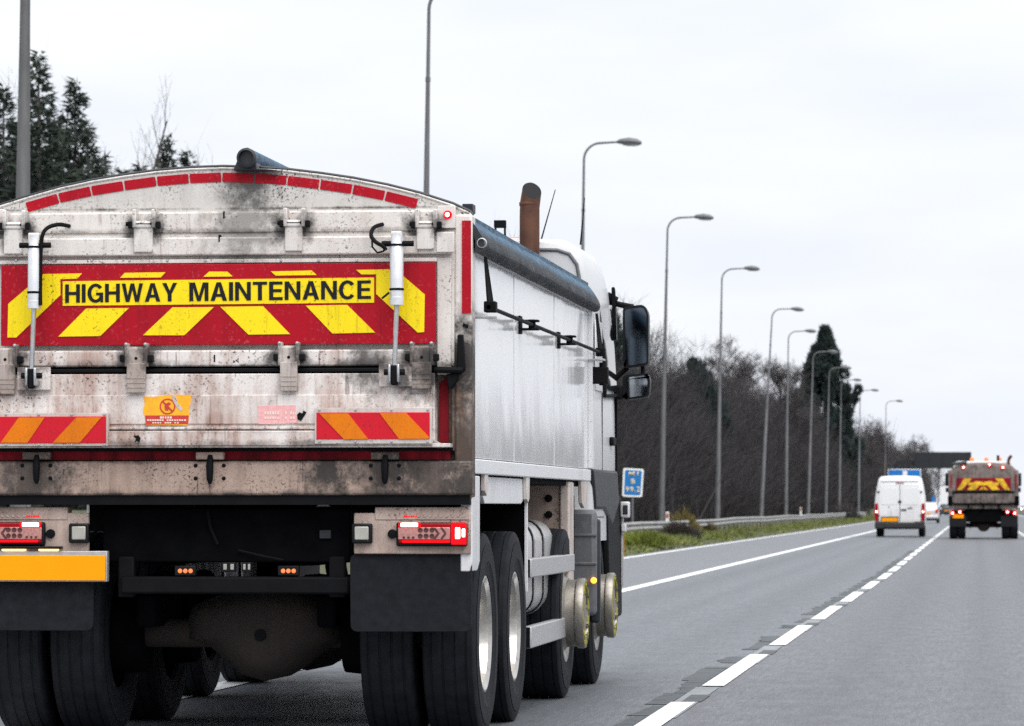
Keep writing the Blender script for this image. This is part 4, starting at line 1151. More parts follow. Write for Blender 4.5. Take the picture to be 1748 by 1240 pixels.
# recessed panel on the back of the cab roof
inset = [(1.185, 2.2), (1.18, 2.66), (1.16, 2.775), (1.11, 2.845), (1.03, 2.872), (0, 2.90), (-1.03, 2.872), (-1.11, 2.845), (-1.16, 2.775), (-1.18, 2.66), (-1.185, 2.2)]
MB().prism(inset, 6.59, 6.605).build('back_panel', M['cab_white'], cab, 0.012)
MB().tube([(x, 6.588, z) for x, z in inset], 0.012, 8).build('panel_groove', M['grey_plastic'], cab)
for s in (1, -1):
    xo = 1.262
    # door seams, window and rubber
    for y0_, y1_, z0_, z1_ in ((7.30, 7.318, 1.42, 2.6), (8.45, 8.465, 1.3, 2.3)):
        MB().box(min(s * (xo - 0.02), s * (xo + 0.002)), max(s * (xo - 0.02), s * (xo + 0.002)), y0_, y1_, z0_, 1.95).build('door_seam', M['black'], cab)
    win = [(1.261, 1.98), (1.242, 2.30), (1.214, 2.53)]
    MB().loft([[(s * (x + 0.006), y, z) for x, z in win] + [(s * (x - 0.01), y, z) for x, z in reversed(win)] for y in (7.42, 8.40)]).build('side_window', M['glass'], cab)
    MB().tube([(s * 1.272, 7.40, 1.92), (s * 1.262, 7.40, 2.2), (s * 1.235, 7.40, 2.45), (s * 1.215, 7.42, 2.58), (s * 1.21, 8.4, 2.56)], 0.014, 8).build('window_seal', M['black'], cab)
    MB().tube([(s * 1.272, 7.40, 1.93), (s * 1.270, 8.4, 1.96)], 0.012, 8).build('window_seal', M['black'], cab)
    box('rear_quarter_panel', M['cab_white'], cab, s * 1.256, s * 1.268, 6.80, 7.26, 1.95, 2.42, 0.02)
    box('door_handle', M['black'], cab, s * 1.26, s * 1.29, 7.85, 8.1, 1.60, 1.66, 0.012)
    # wind deflector
    MB().prism([(8.42, 2.35), (8.50, 2.35), (8.42, 2.62), (8.30, 2.72), (8.34, 2.60)], s * 1.235, s * 1.262, 'x').build('wind_deflector', M['black_gloss'], cab, 0.006)
    # plastic lower corner, sills and steps
    MB().prism([(6.55, 1.43), (8.35, 1.43), (8.5, 1.2), (8.0, 1.05), (7.4, 1.16), (6.75, 1.16)], s * 1.18, s * 1.275, 'x').build('cab_skirt', M['dark_plastic'], truck, 0.02)
    MB().prism([(7.62, 1.22), (8.05, 1.33), (8.75, 1.25), (8.80, 0.40), (7.95, 0.38), (7.72, 0.8)], s * 0.9, s * 1.268, 'x').build('step_well', M['black'], truck, 0.03)
    box('step_trim', M['alu'], truck, s * 1.269, s * 1.285, 8.66, 8.72, 0.62, 1.2, 0.004)
    box('side_reflector', M['orange_stripe'], truck, s * 1.285, s * 1.29, 8.67, 8.71, 0.84, 0.98)
    box('corner_lamp', M['cab_white'], truck, s * 1.27, s * 1.335, 8.60, 8.70, 1.10, 1.215, 0.012)
    box('corner_lens', M['dark_plastic'], truck, s * 1.29, s * 1.325, 8.592, 8.602, 1.125, 1.19, 0.006)
    box('corner_lamp', M['cab_white'], truck, s * 1.275, s * 1.31, 8.62, 8.70, 1.0, 1.06, 0.008)
    # mirrors
    mr = empty('mirror', (0, 0, 0)); mr.parent = truck
    ym = 8.35
    def mpt(px, py):
        a_ = rz(px, py, ym); return a_
    def outline(pl_, r_): return [(s * mpt(x, y)[0], mpt(x, y)[1]) for x, y in rr(pl_, r_, 4)]
    MB().prism(outline([(1063, 524), (1099, 520), (1107, 535), (1107, 624), (1067, 630), (1063, 620)], 7), ym, ym + 0.12).build('housing', M['black_gloss'], mr, 0.012)
    MB().prism(outline([(1066.5, 529), (1098, 525), (1104, 537), (1104, 620), (1069, 625)], 5), ym - 0.008, ym + 0.01).build('glass', M['mirror'], mr)
    MB().prism(outline([(1063, 641), (1104, 637), (1110, 645), (1108, 678), (1068, 683), (1062, 676)], 7), ym, ym + 0.12).build('housing', M['black_gloss'], mr, 0.012)
    MB().prism(outline([(1067, 645), (1102, 641), (1106, 648), (1104, 675), (1071, 679)], 6), ym - 0.008, ym + 0.01).build('glass', M['mirror_clear'], mr)
    def arm(pts, r_):
        MB().tube([(s * rz(x, y, ym)[0], ym + d, rz(x, y, ym)[1]) for x, y, d in pts], r_, 8).build('arm', M['black'], mr)
    arm([(1033, 506, 0.0), (1042, 516, 0.03), (1058, 520, 0.05), (1080, 524, 0.06)], 0.022)
    arm([(1036, 505, 0.0), (1052, 514, 0.02)], 0.03)
    arm([(1044, 652, 0.05), (1056, 640, 0.05), (1070, 627, 0.06)], 0.018)
    arm([(1096, 622, 0.06), (1096, 646, 0.06)], 0.014)
    box('arm_base', M['black'], mr, s * 1.25, s * 1.31, ym - 0.03, ym + 0.14, 1.93, 2.03, 0.015)
# exhaust stack and aerials
def fp(px, py, y): a = rz(px, py, y); return (a[0], y, a[1])
e0 = Vector(fp(904, 470, 6.46)); zt_ = fp(905, 311, 6.46)[2]; zl_ = fp(905, 341, 6.46)[2]
n_ = 28
def pipe(rad, drop, z_from):
    rings = []
    for k in range(7):
        f = k / 6
        ring = []
        for i in range(n_):
            a = 2 * math.pi * i / n_
            # slash cut facing backwards, lip curling a little to the nearside
            cut = zl_ + (zt_ - zl_) * (0.5 + 0.5 * math.sin(a - 0.5)) - drop
            z = z_from + (cut - z_from) * f
            lean = 0.03 * max(0, (z - zl_ + 0.06) / (zt_ - zl_ + 0.06)) ** 1.6
            ring.append((e0.x + rad * math.cos(a) + lean, 6.46 + rad * math.sin(a) - 0.4 * lean, z))
        rings.append(ring)
    return rings
exo = MB().loft(pipe(0.066, 0.0, e0.z), cap=False).build('exhaust_stack', M['rust'], truck)
MB().loft(pipe(0.061, 0.002, zl_ - 0.25), cap=True).build('exhaust_bore', M['soot'], exo)
lip_o, lip_i = pipe(0.0662, 0.0, e0.z)[-1], pipe(0.061, 0.0, e0.z)[-1]
MB().loft([lip_o, lip_i], cap=False).build('exhaust_lip', M['soot'], exo)
MB().lathe([(0.0665, -0.012), (0.069, -0.008), (0.069, 0.008), (0.0665, 0.012)], (e0.x, 6.46, zl_ - 0.03), 'z', 28).build('exhaust_band', M['rust'], exo)
MB().tube([fp(921, 420, 6.9), fp(948, 324, 6.95)], [0.006, 0.003], 6).build('aerial', M['black'], truck)
MB().tube([fp(991, 418, 6.9), fp(998, 338, 6.95)], [0.007, 0.003], 6).build('aerial', M['black'], truck)
FB('beacon_bar', M['amber_dim'], 870, 405, 890, 412, 6.9, 0.2)

# ------------------------------------------------------------------ tipper far ahead
def far_tipper(x, y):
    t = empty('tipper_truck', (x, y, 0))
    tag(t, 'small distant tipper lorry ahead with dirty chevron tailgate and red lights along its roof', 'truck')
    dirty = grime('far_tailgate', S(132, 120, 115), S(48, 42, 42), 0.6, 1.0, 3.0, 2.6, 0.2, 0.58, scale=4.5, speck=0.55)
    fb = grime('far_body', S(132, 120, 112), S(64, 56, 52), 0.6, 1.0, 3.0, 2.0, 0.2, 0.6, scale=3)
    fy = grime('far_yellow', S(238, 190, 20), S(96, 76, 30), 0.6, 1.0, 3.0, 3.5, 0.2, 0.66, scale=5)
    black = M['chassis']
    body = MB().prism([(-1.22, 1.15), (1.22, 1.15), (1.26, 2.45), (1.0, 2.68), (0.4, 2.78), (-0.4, 2.78), (-1.0, 2.66), (-1.26, 2.45)], 0.0, 5.8).build('body', fb, t, 0.03)
    MB().prism([(-1.16, 1.32), (1.16, 1.32), (1.18, 2.42), (0.94, 2.60), (0.38, 2.70), (-0.38, 2.70), (-0.94, 2.58), (-1.18, 2.42)], -0.06, 0.0).build('tailgate', dirty, t, 0.02)
    for s in (-1, 1):
        box('post', dirty, t, s * 1.12, s * 1.27, -0.08, 0.05, 1.55, 2.5, 0.02)
        box('post_foot', black, t, s * 1.12, s * 1.29, -0.09, 0.05, 1.2, 1.56, 0.02)
        box('reflective_tape', M['red_dirty'], t, s * 1.14, s * 1.2, -0.095, -0.082, 1.85, 2.35)
    bd = box('chevron_board', M['red_dirty'], t, -0.98, 0.98, -0.10, -0.062, 1.78, 2.22, 0.004)
    for pts in ([(-0.95, 1.78), (-0.78, 1.78), (-0.42, 2.2), (-0.70, 2.2)], [(-0.6, 1.78), (-0.3, 1.78), (-0.02, 2.08), (-0.3, 2.1)], [(-0.16, 1.78), (-0.02, 1.92), (-0.02, 1.80)]):
        for s in (1, -1):
            MB().prism([(s * a, b) for a, b in pts], -0.108, -0.098).build('stripe', fy, bd)
    box('lettering_band', fy, bd, -0.55, 0.55, -0.112, -0.1, 1.95, 2.05)
    box('split_bar', black, t, -1.1, 1.1, -0.13, -0.05, 1.67, 1.74)
    box('lower_door', dirty, t, -1.05, 1.05, -0.11, -0.05, 1.30, 1.66, 0.01)
    for q in (-0.55, 0.0, 0.55):
        box('hinge', black, t, q - 0.03, q + 0.03, -0.14, -0.1, 1.12, 1.3)
    box('lip', black, t, -1.1, 1.1, -0.15, -0.05, 1.255, 1.305)
    box('sill', dirty, t, -1.24, 1.24, -0.06, 0.05, 1.10, 1.24, 0.01)
    for q, z in ((-0.72, 2.60), (0.22, 2.70), (0.70, 2.60)):
        l_ = MB().lathe([(0.0, -0.16), (0.055, -0.15), (0.08, -0.10), (0.08, -0.05)], (q, 0, z), 'y', 14).build('roof_lamp', M['lens_glow'], t)
        MB().lathe([(0.0, -0.175), (0.022, -0.172), (0.03, -0.158)], (q, 0, z), 'y', 12).build('bulb', M['lamp_core'], l_)
    for s in (-1, 1):
        for q in (0.86, 1.12):
            l_ = MB().lathe([(0.0, -0.10), (0.06, -0.09), (0.085, -0.05), (0.085, 0.0)], (s * q, 0, 0.98 - 0.04 * (q > 1)), 'y', 14).build('tail_light', M['lens_glow'], t)
            MB().lathe([(0.0, -0.115), (0.026, -0.112), (0.034, -0.098)], (s * q, 0, 0.98 - 0.04 * (q > 1)), 'y', 12).build('bulb', M['lamp_core'], l_)
        box('light_panel', M['light_panel'], t, s * 1.16, s * 1.24, -0.02, 0.05, 0.84, 1.09)
        box('mud_flap', M['flap'], t, s * 0.62, s * 1.2, 0.0, 0.03, 0.45, 0.84)
        for yy_ in (0.7, 2.05, 4.6):
            for xx in ((1.1, 0.8) if yy_ < 3 else (1.1,)):
                w = empty('wheel', (s * xx, yy_, 0.522)); w.parent = t
                MB().lathe(tyre_prof(0.285), (0, 0, 0), 'x', 40).build('tyre', M['tyre'], w)
                MB().lathe([(0.28, -0.11), (0.25, 0.0), (0.28, 0.11)], (0, 0, 0), 'x', 24).build('rim', M['chassis'], w)
        box('chassis_rail', black, t, s * 0.34, s * 0.44, 0.1, 7.4, 0.8, 1.12)
        m_ = box('mirror', M['black_gloss'], t, s * 1.28, s * 1.44, 6.9, 7.0, 1.95, 2.45, 0.03)
        MB().tube([(s * 1.2, 6.95, 2.4), (s * 1.34, 6.95, 2.42)], 0.02, 6).build('arm', M['black'], m_)
        box('lower_mirror', M['black_gloss'], t, s * 1.28, s * 1.42, 6.9, 7.0, 1.72, 1.9, 0.03)
        MB().tube([(s * 1.2, 6.95, 1.8), (s * 1.34, 6.95, 1.82)], 0.02, 6).build('mirror_arm', M['black'], t)
    box('number_plate', M['plate_yellow'], t, -1.12, -0.72, -0.03, -0.01, 0.76, 0.9)
    box('crossmember', black, t, -0.66, 0.66, 0.05, 0.15, 0.62, 1.1)
    MB().tube([(-1.0, 0.7, 0.5), (1.0, 0.7, 0.5)], 0.09, 10).build('axle', M['axle'], t)
    MB().lathe([(0.0, -0.3), (0.2, -0.25), (0.24, 0.0), (0.1, 0.3), (0.0, 0.3)], (0.0, 0.7, 0.5), 'y', 16).build('differential', M['axle'], t)
    MB().prism([(-0.5, 0.65), (-0.5, 0.35), (-0.36, 0.55), (0.36, 0.55), (0.5, 0.35), (0.5, 0.65)], 0.3, 0.34).build('spring_hanger', black, t)
    MB().prism([(-1.2, 1.0), (1.2, 1.0), (1.22, 2.3), (1.08, 2.86), (0.9, 2.9), (-0.9, 2.9), (-1.08, 2.86), (-1.22, 2.3)], 6.0, 7.6).build('cab', M['cab_white'], t, 0.06)
    for q in (-0.42, 0.12, 0.62):
        MB().lathe([(0.08, 0.0), (0.08, 0.09), (0.05, 0.13), (0.0, 0.14)], (q, 6.2, 2.90), 'z', 12).build('beacon', M['amber_dim'], t)
    MB().tube([(0.95, 5.9, 2.3), (0.95, 5.9, 2.92), (0.99, 5.84, 3.02), (1.05, 5.78, 3.08)], 0.06, 10).build('exhaust_stack', M['rust'], t)
    MB().tube([(-1.12, -0.05, 2.72), (-0.6, -0.05, 2.78)], 0.06, 10).build('sheet_roll', M['tarp_dark'], t)
    MB().tube([(0.56, 6.1, 2.9), (0.56, 6.1, 3.12)], 0.05, 8).build('intake', M['black'], t)
    return t
FT = at(1679, 865, 150)
far_tipper(FT.x, 150)

# ------------------------------------------------------------------ white van
M['van_white'] = grime('van_white', S(232, 233, 235), S(176, 168, 160), 0.3, 0.3, 1.6, 2.2, 0.42, 0.78, speck=0.7)
M['van_black'] = plain('van_bumper', (0.02, 0.02, 0.022, 1), 0.6, var=0.3)
def road_wheel(parent, x, y, r_=0.34, w_=0.22, name='wheel'):
    w = empty(name, (x, y, r_)); w.parent = parent
    k = r_ / 0.522
    MB().lathe([(a * k, b) for a, b in tyre_prof(w_)], (0, 0, 0), 'x', 36).build('tyre', M['tyre'], w)
    s = 1 if x > 0 else -1
    MB().lathe([(0.55 * r_, s * w_ * 0.42), (0.58 * r_, s * w_ * 0.46), (0.5 * r_, s * w_ * 0.3), (0.0, s * w_ * 0.34)], (0, 0, 0), 'x', 24).build('rim', M['rim'], w)
def van(x, y):
    t = empty('panel_van', (x, y, 0))
    tag(t, 'white high-roof panel van with twin rear doors driving in the nearside lane', 'van')
    def ring(yy_, g, top):
        p = [(0.95, 0.42), (0.975, 0.75), (0.985, 1.15), (0.955, 1.55), (0.90, 1.88), (0.865, 2.06), (0.80, top - 0.09), (0.70, top - 0.02), (0.4, top), (0, top + 0.01)]
        p = [(a + g, b) for a, b in p]; p[-1] = (0, p[-1][1])
        return [(a, yy_, b) for a, b in p + [(-a, b) for a, b in reversed(p[:-1])]]
    MB().loft([ring(0.0, -0.05, 2.27), ring(0.03, -0.02, 2.33), ring(0.1, 0, 2.37), ring(3.6, 0, 2.39), ring(4.3, -0.05, 2.28)]).build('body', M['van_white'], t, angle=50)
    MB().loft([[(a, yy_, b) for a, b in ((-0.9, 0.45), (0.9, 0.45), (0.88 + g, zt), (-0.88 - g, zt))] for yy_, zt, g in ((4.28, 2.1, -0.05), (4.9, 1.35, 0), (5.7, 1.05, -0.1), (5.8, 0.7, -0.12))]).build('bonnet', M['van_white'], t, 0.05)
    for s in (-1, 1):
        d = MB().prism([(s * 0.012, 0.56), (s * 0.80, 0.56), (s * 0.815, 1.2), (s * 0.79, 1.7), (s * 0.75, 1.99), (s * 0.71, 2.04), (s * 0.012, 2.05)], -0.028, 0.01).build('rear_door', M['van_white'], t, 0.012)
        MB().prism([(s * 0.10, 1.25), (s * 0.74, 1.25), (s * 0.71, 1.68), (s * 0.68, 1.92), (s * 0.10, 1.92)], -0.036, -0.02).build('door_panel', M['van_white'], d, 0.012)
        for z in (1.72, 0.8):
            box('hinge', M['van_black'], d, s * 0.78, s * 0.87, -0.04, -0.01, z, z + 0.06, 0.006)
        l_ = MB().prism([(s * 0.82, 0.62), (s * 0.965, 0.62), (s * 0.975, 0.95), (s * 0.955, 1.30), (s * 0.85, 1.30)], -0.03, 0.10).build('tail_light', M['lens_red'], t, 0.012)
        MB().lathe([(0.0, -0.058), (0.05, -0.055), (0.07, -0.032)], (s * 0.90, 0, 0.98), 'y', 14).build('lens_glow', M['lens_glow'], l_)
        MB().lathe([(0.0, -0.068), (0.024, -0.066), (0.032, -0.056)], (s * 0.90, 0, 0.98), 'y', 12).build('bulb', M['lamp_core'], l_)
        box('bumper_end', M['van_black'], t, s * 0.55, s * 0.97, -0.10, 0.3, 0.32, 0.60, 0.04)
        for yy_ in (1.0, 4.7):
            road_wheel(t, s * 0.82, yy_)
        MB().lathe([(0.0, -0.05), (0.02, -0.045), (0.024, -0.03)], (s * 0.42, 0, 1.16), 'y', 10).build('lock', M['van_black'], t)
        m_ = box('mirror', M['van_black'], t, s * 1.0, s * 1.18, 4.25, 4.35, 1.35, 1.7, 0.03)
        MB().tube([(s * 0.9, 4.3, 1.42), (s * 1.1, 4.3, 1.45)], 0.03, 6).build('arm', M['van_black'], m_)
    box('door_seam', M['van_black'], t, -0.008, 0.008, -0.02, -0.0, 0.6, 2.04)
    box('bumper', M['van_black'], t, -0.6, 0.6, -0.12, 0.2, 0.34, 0.55, 0.03)
    pl_ = box('number_plate', M['plate_yellow'], t, -0.70, -0.08, -0.05, -0.028, 0.60, 0.74, 0.004)
    box('plate_surround', M['van_black'], pl_, -0.73, -0.05, -0.045, -0.026, 0.58, 0.79)
    MB().lathe([(0.0, -0.06), (0.055, -0.055), (0.065, -0.03)], (0, 0, 1.36), 'y', 16).build('badge', M['black_gloss'], t)
    box('handle', M['black_gloss'], t, 0.05, 0.25, -0.06, -0.03, 1.02, 1.08, 0.01)
    box('badge_script', M['black_gloss'], t, 0.30, 0.48, -0.045, -0.03, 1.10, 1.13)
    box('spoiler_lip', M['van_white'], t, -0.72, 0.72, -0.03, 0.05, 2.15, 2.21, 0.02)
    box('high_lamp', M['lens_red'], t, -0.16, 0.16, -0.035, 0.0, 2.08, 2.11, 0.005)
    box('underbody', M['chassis'], t, -0.7, 0.7, 0.1, 5.2, 0.3, 0.5)
    return t
VN = at(1536, 865, 160)
van(VN.x, 160)

# ------------------------------------------------------------------ cars and the box lorry beyond
def car(x, y, paint, label, cat='car', rev=False, lit=True):
    t = empty('car', (x, y, 0), math.pi if rev else 0)
    tag(t, label, cat)
    def ring(yy_, w, zb, zt):
        p = [(w * 0.94, zb), (w, zb + (zt - zb) * 0.35), (w * 0.98, zb + (zt - zb) * 0.75), (w * 0.9, zt), (0, zt + 0.02)]
        return [(a, yy_, b) for a, b in p + [(-a, b) for a, b in reversed(p[:-1])]]
    MB().loft([ring(0, 0.80, 0.42, 0.88), ring(0.08, 0.86, 0.32, 0.95), ring(0.6, 0.88, 0.26, 0.97), ring(2.8, 0.88, 0.24, 0.95), ring(3.7, 0.86, 0.28, 0.80), ring(4.05, 0.78, 0.34, 0.66)]).build('body', paint, t, angle=45)
    def cr(yy_, w, z): return [(w, yy_, 0.92), (w * 0.96, yy_, (0.92 + z) / 2), (w * 0.82, yy_, z), (0, yy_, z + 0.02), (-w * 0.82, yy_, z), (-w * 0.96, yy_, (0.92 + z) / 2), (-w, yy_, 0.92)]
    cb = MB().loft([cr(0.10, 0.76, 1.0), cr(0.42, 0.78, 1.40), cr(0.7, 0.79, 1.46), cr(1.8, 0.79, 1.48), cr(2.3, 0.78, 1.36), cr(2.95, 0.76, 0.98)]).build('cabin', paint, t, angle=45)
    MB().loft([[(-0.62, 0.13, 1.01), (0.62, 0.13, 1.01), (0.62, 0.19, 1.01), (-0.62, 0.19, 1.01)], [(-0.53, 0.385, 1.36), (0.53, 0.385, 1.36), (0.53, 0.44, 1.36), (-0.53, 0.44, 1.36)]]).build('rear_window', M['glass'], cb)
    MB().loft([[(-0.60, 2.90, 1.02), (0.60, 2.90, 1.02), (0.60, 2.84, 1.02), (-0.60, 2.84, 1.02)], [(-0.53, 2.35, 1.36), (0.53, 2.35, 1.36), (0.53, 2.28, 1.36), (-0.53, 2.28, 1.36)]]).build('windscreen', M['glass'], cb)
    for s in (-1, 1):
        MB().prism([(0.5, 1.02), (2.6, 1.02), (2.2, 1.33), (0.75, 1.36)], s * 0.71, s * 0.775, 'x').build('side_window', M['glass'], cb)
        l_ = box('tail_light', M['lens_red'], t, s * 0.60, s * 0.80, -0.03, 0.1, 0.72, 0.98, 0.02)
        if lit: box('bulb', M['lens_glow'] if cat != 'x' else M['lens_glow'], l_, s * 0.64, s * 0.76, -0.045, -0.02, 0.80, 0.90, 0.01)
        hl = box('headlight', M['head'] if rev else M['white_lens'], t, s * 0.52, s * 0.74, 3.9, 4.06, 0.58, 0.72, 0.03)
        for yy_ in (0.72, 3.25):
            road_wheel(t, s * 0.76, yy_, 0.31, 0.2)
        box('mirror', paint, t, s * 0.88, s * 1.02, 2.45, 2.6, 0.95, 1.08, 0.03)
    box('number_plate', M['plate_yellow'], t, -0.26, 0.26, -0.03, 0.02, 0.66, 0.77)
    box('bumper', paint, t, -0.78, 0.78, -0.06, 0.2, 0.36, 0.56, 0.04)
    box('underbody', M['chassis'], t, -0.7, 0.7, 0.2, 3.8, 0.2, 0.4)
    return t
M['head'] = emit('headlamp', (1.0, 0.86, 0.6, 1), 6.0)
M['silver'] = plain('silver_paint', S(205, 206, 208), 0.25, 0.3, var=0.05)
M['dark_paint'] = plain('dark_car_paint', (0.03, 0.035, 0.04, 1), 0.25)
car(at(1582, 865, 290).x, 290, M['silver'], 'silver-white hatchback half hidden behind the white van')
car(-3.75, 500, M['dark_paint'], 'dark car far ahead between the silver hatchback and the distant tipper lorry')
car(10.15, 905, M['silver'], 'oncoming car with headlights on, far off on the opposite carriageway', rev=True)
def box_lorry(x, y):
    t = empty('box_lorry', (x, y, 0))
    tag(t, 'tall white box lorry far ahead, its back just left of the distant tipper', 'lorry')
    box('box_body', M['van_white'], t, -1.27, 1.27, 0.0, 8.5, 1.1, 4.1, 0.03)
    box('rear_frame', M['alu'], t, -1.27, 1.27, -0.04, 0.0, 1.1, 1.2)
    box('door_seam', M['black'], t, -0.012, 0.012, -0.01, 0.0, 1.2, 4.0)
    box('chassis', M['chassis'], t, -0.5, 0.5, 0.1, 10.4, 0.75, 1.1)
    box('underrun_bar', M['black'], t, -1.2, 1.2, 0.05, 0.15, 0.5, 0.66)
    box('cab', M['cab_white'], t, -1.2, 1.2, 8.9, 10.8, 0.9, 3.2, 0.1)
    for s in (-1, 1):
        box('tail_light', M['lens_glow'], t, s * 0.9, s * 1.2, 0.0, 0.06, 0.78, 0.92)
        for yy_ in (1.6, 2.9, 9.7):
            w = empty('wheel', (s * 1.05, yy_, 0.522)); w.parent = t
            MB().lathe(tyre_prof(0.3), (0, 0, 0), 'x', 28).build('tyre', M['tyre'], w)
    return t
box_lorry(-4.1, 600)

# ------------------------------------------------------------------ street lamps
def galv_mat():
    n = NT('galvanised')
    oi = n.t.nodes.new('ShaderNodeObjectInfo')
    c = n.mix(n.rng(n.noise(2.0, 6, 0.65, stretch=(3, 3, 0.5)), 0.3, 0.7), S(86, 88, 92), S(136, 137, 140))
    c = n.mix(n.math('MULTIPLY', oi.outputs['Random'], 0.5), c, S(78, 76, 74))
    n.set(c, 0.6, 0.2)
    return n.m
M['galv'] = galv_mat()
M['galv_dark'] = plain('lamp_housing', S(96, 98, 102), 0.5, 0.2, var=0.2, scale=8)
M['lamp_glass'] = plain('lamp_glass', S(190, 190, 186), 0.3)
def street_lamp():
    t = empty('street_lamp', (0, 0, 0))
    MB().tube([(0, 0, -0.3), (0, 0, 1.6), (0, 0, 4.0), (0, 0, 7.0), (0, 0, 9.9)], [0.122, 0.116, 0.098, 0.066, 0.046], 14).build('column', M['galv'], t)
    MB().tube([(0, 0, 9.86), (0, 0, 9.96)], [0.056, 0.056], 12).build('collar', M['galv'], t)
    pts = [(0, 0, 9.9)]
    for k in range(9):
        a = R(88 * k / 8)
        pts.append((0.50 - 0.50 * math.cos(a), 0, 11.42 + 0.50 * math.sin(a)))
    pts.append((1.02, 0, 11.955))
    MB().tube(pts, [0.044] + [0.037] * 9 + [0.033], 10).build('arm', M['galv'], t)
    rings = []
    for x, hw_, zt, zb in ((0.98, 0.045, 11.99, 11.92), (1.06, 0.10, 12.04, 11.90), (1.34, 0.15, 12.09, 11.87), (1.58, 0.14, 12.05, 11.87), (1.72, 0.08, 11.97, 11.89)):
        rings.append([(x, -hw_, (zt + zb) / 2), (x, -hw_ * 0.7, zt - 0.02), (x, 0, zt), (x, hw_ * 0.7, zt - 0.02), (x, hw_, (zt + zb) / 2), (x, hw_ * 0.8, zb), (x, -hw_ * 0.8, zb)])
    ho = MB().loft(rings).build('lamp_head', M['galv_dark'], t, angle=40)
    MB().loft([[(x, -w_, 11.872), (x, w_, 11.872), (x, w_ * 0.8, z_), (x, -w_ * 0.8, z_)] for x, w_, z_ in ((1.16, 0.08, 11.86), (1.32, 0.11, 11.835), (1.54, 0.11, 11.835), (1.66, 0.06, 11.86))]).build('lamp_bowl', M['lamp_glass'], ho)
    box('access_door', M['galv'], t, 0.10, 0.13, -0.06, 0.06, 0.5, 1.1, 0.01)
    return t
LAMPS = [(-11.84, 50.0, 0.4), (-11.8, 86.9, 0.75), (-11.8, 121.7, 0.8), (-11.8, 153.5, 1.35), (-11.8, 187.0, 1.2), (-11.8, 224.6, 3.3),
         (-11.8, 254.3, 1.0), (-11.8, 287.8, 2.0), (-11.8, 321.5, 1.6), (-11.8, 353.0, 1.1), (-11.05, 384.5, 1.0), (-9.55, 424.0, 1.2)]
names = ['thick column of the nearest street lamp, behind the left end of the tailgate arch',
         'street lamp above the near tipper whose arm leaves the top of the picture',
         'street lamp rising just behind the white cab of the near tipper lorry',
         'street lamp standing nearest the blue distance sign and red marker post',
         'second street lamp beyond the blue distance sign, in front of dark evergreen bush',
         'leaning street lamp in front of the two round bare trees',
         'street lamp between the bare round trees and the tall dark conifer',
         'street lamp whose head crosses the upper part of the tall dark conifer',
         'street lamp standing in front of the middle of the tall conifer',
         'street lamp at the right-hand side of the tall conifer',
         'second-farthest street lamp, just past the tall conifer',
         'farthest and smallest street lamp, above the low trees before the gantry']
proto = None
for (x, y, lean), lab in zip(LAMPS, names):
    if proto is None:
        proto = street_lamp(); o = proto
    else:
        o = copy_tree(proto)
    o.location = (x, y, 0.42 if 80 < y < 90 else 0.12)
    o.rotation_euler = (0, R(lean), 0)
    tag(o, lab, 'street lamp', 'street lamps along the motorway verge')

# ------------------------------------------------------------------ crash barrier, marker posts, signs
M['barrier'] = plain('barrier_galvanised', S(150, 150, 150), 0.55, 0.1, var=0.3, scale=2.2)
def barrier(x, y0, y1, label, step=3.2, seg=12.8):
    t = empty('crash_barrier', (x, y0, 0))
    tag(t, label, 'crash barrier')
    prof = [(0, 0.42), (0.045, 0.44), (0.06, 0.48), (0.045, 0.52), (0.01, 0.545), (0.01, 0.565), (0.045, 0.59), (0.06, 0.63), (0.045, 0.67), (0, 0.69), (-0.006, 0.685), (0.036, 0.665), (0.05, 0.63), (0.036, 0.595), (0, 0.568), (0, 0.542), (0.036, 0.515), (0.05, 0.48), (0.036, 0.445), (-0.006, 0.425)]
    n = int((y1 - y0) / seg)
    r_ = random.Random(4)
    offs = [(r_.uniform(-0.03, 0.03), r_.uniform(-0.025, 0.025)) for _ in range(n + 1)]
    for k in range(n):
        a, b = offs[k], offs[k + 1]
        MB().loft([[(px + a[0] + 0.008 * (k % 2), k * seg, pz + a[1]) for px, pz in prof], [(px + b[0] + 0.008 * (k % 2), (k + 1) * seg - 0.01, pz + b[1]) for px, pz in prof]]).build('beam', M['barrier'], t)
    post = None
    for k in range(int((y1 - y0) / step)):
        if post is None:
            post = box('post', M['barrier'], t, -0.13, -0.04, -0.05, 0.05, -0.2, 0.66, 0.005); o = post
        else:
            o = post.copy(); COL.objects.link(o); o.parent = t
        o.location = (0, k * step + 1.0, 0)
    return t
barrier(-10.5, 90, 397, 'grey corrugated steel crash barrier along the grass verge')
barrier(7.7, 300, 1060, 'far steel crash barrier along the central reservation', 9.6, 38.4)

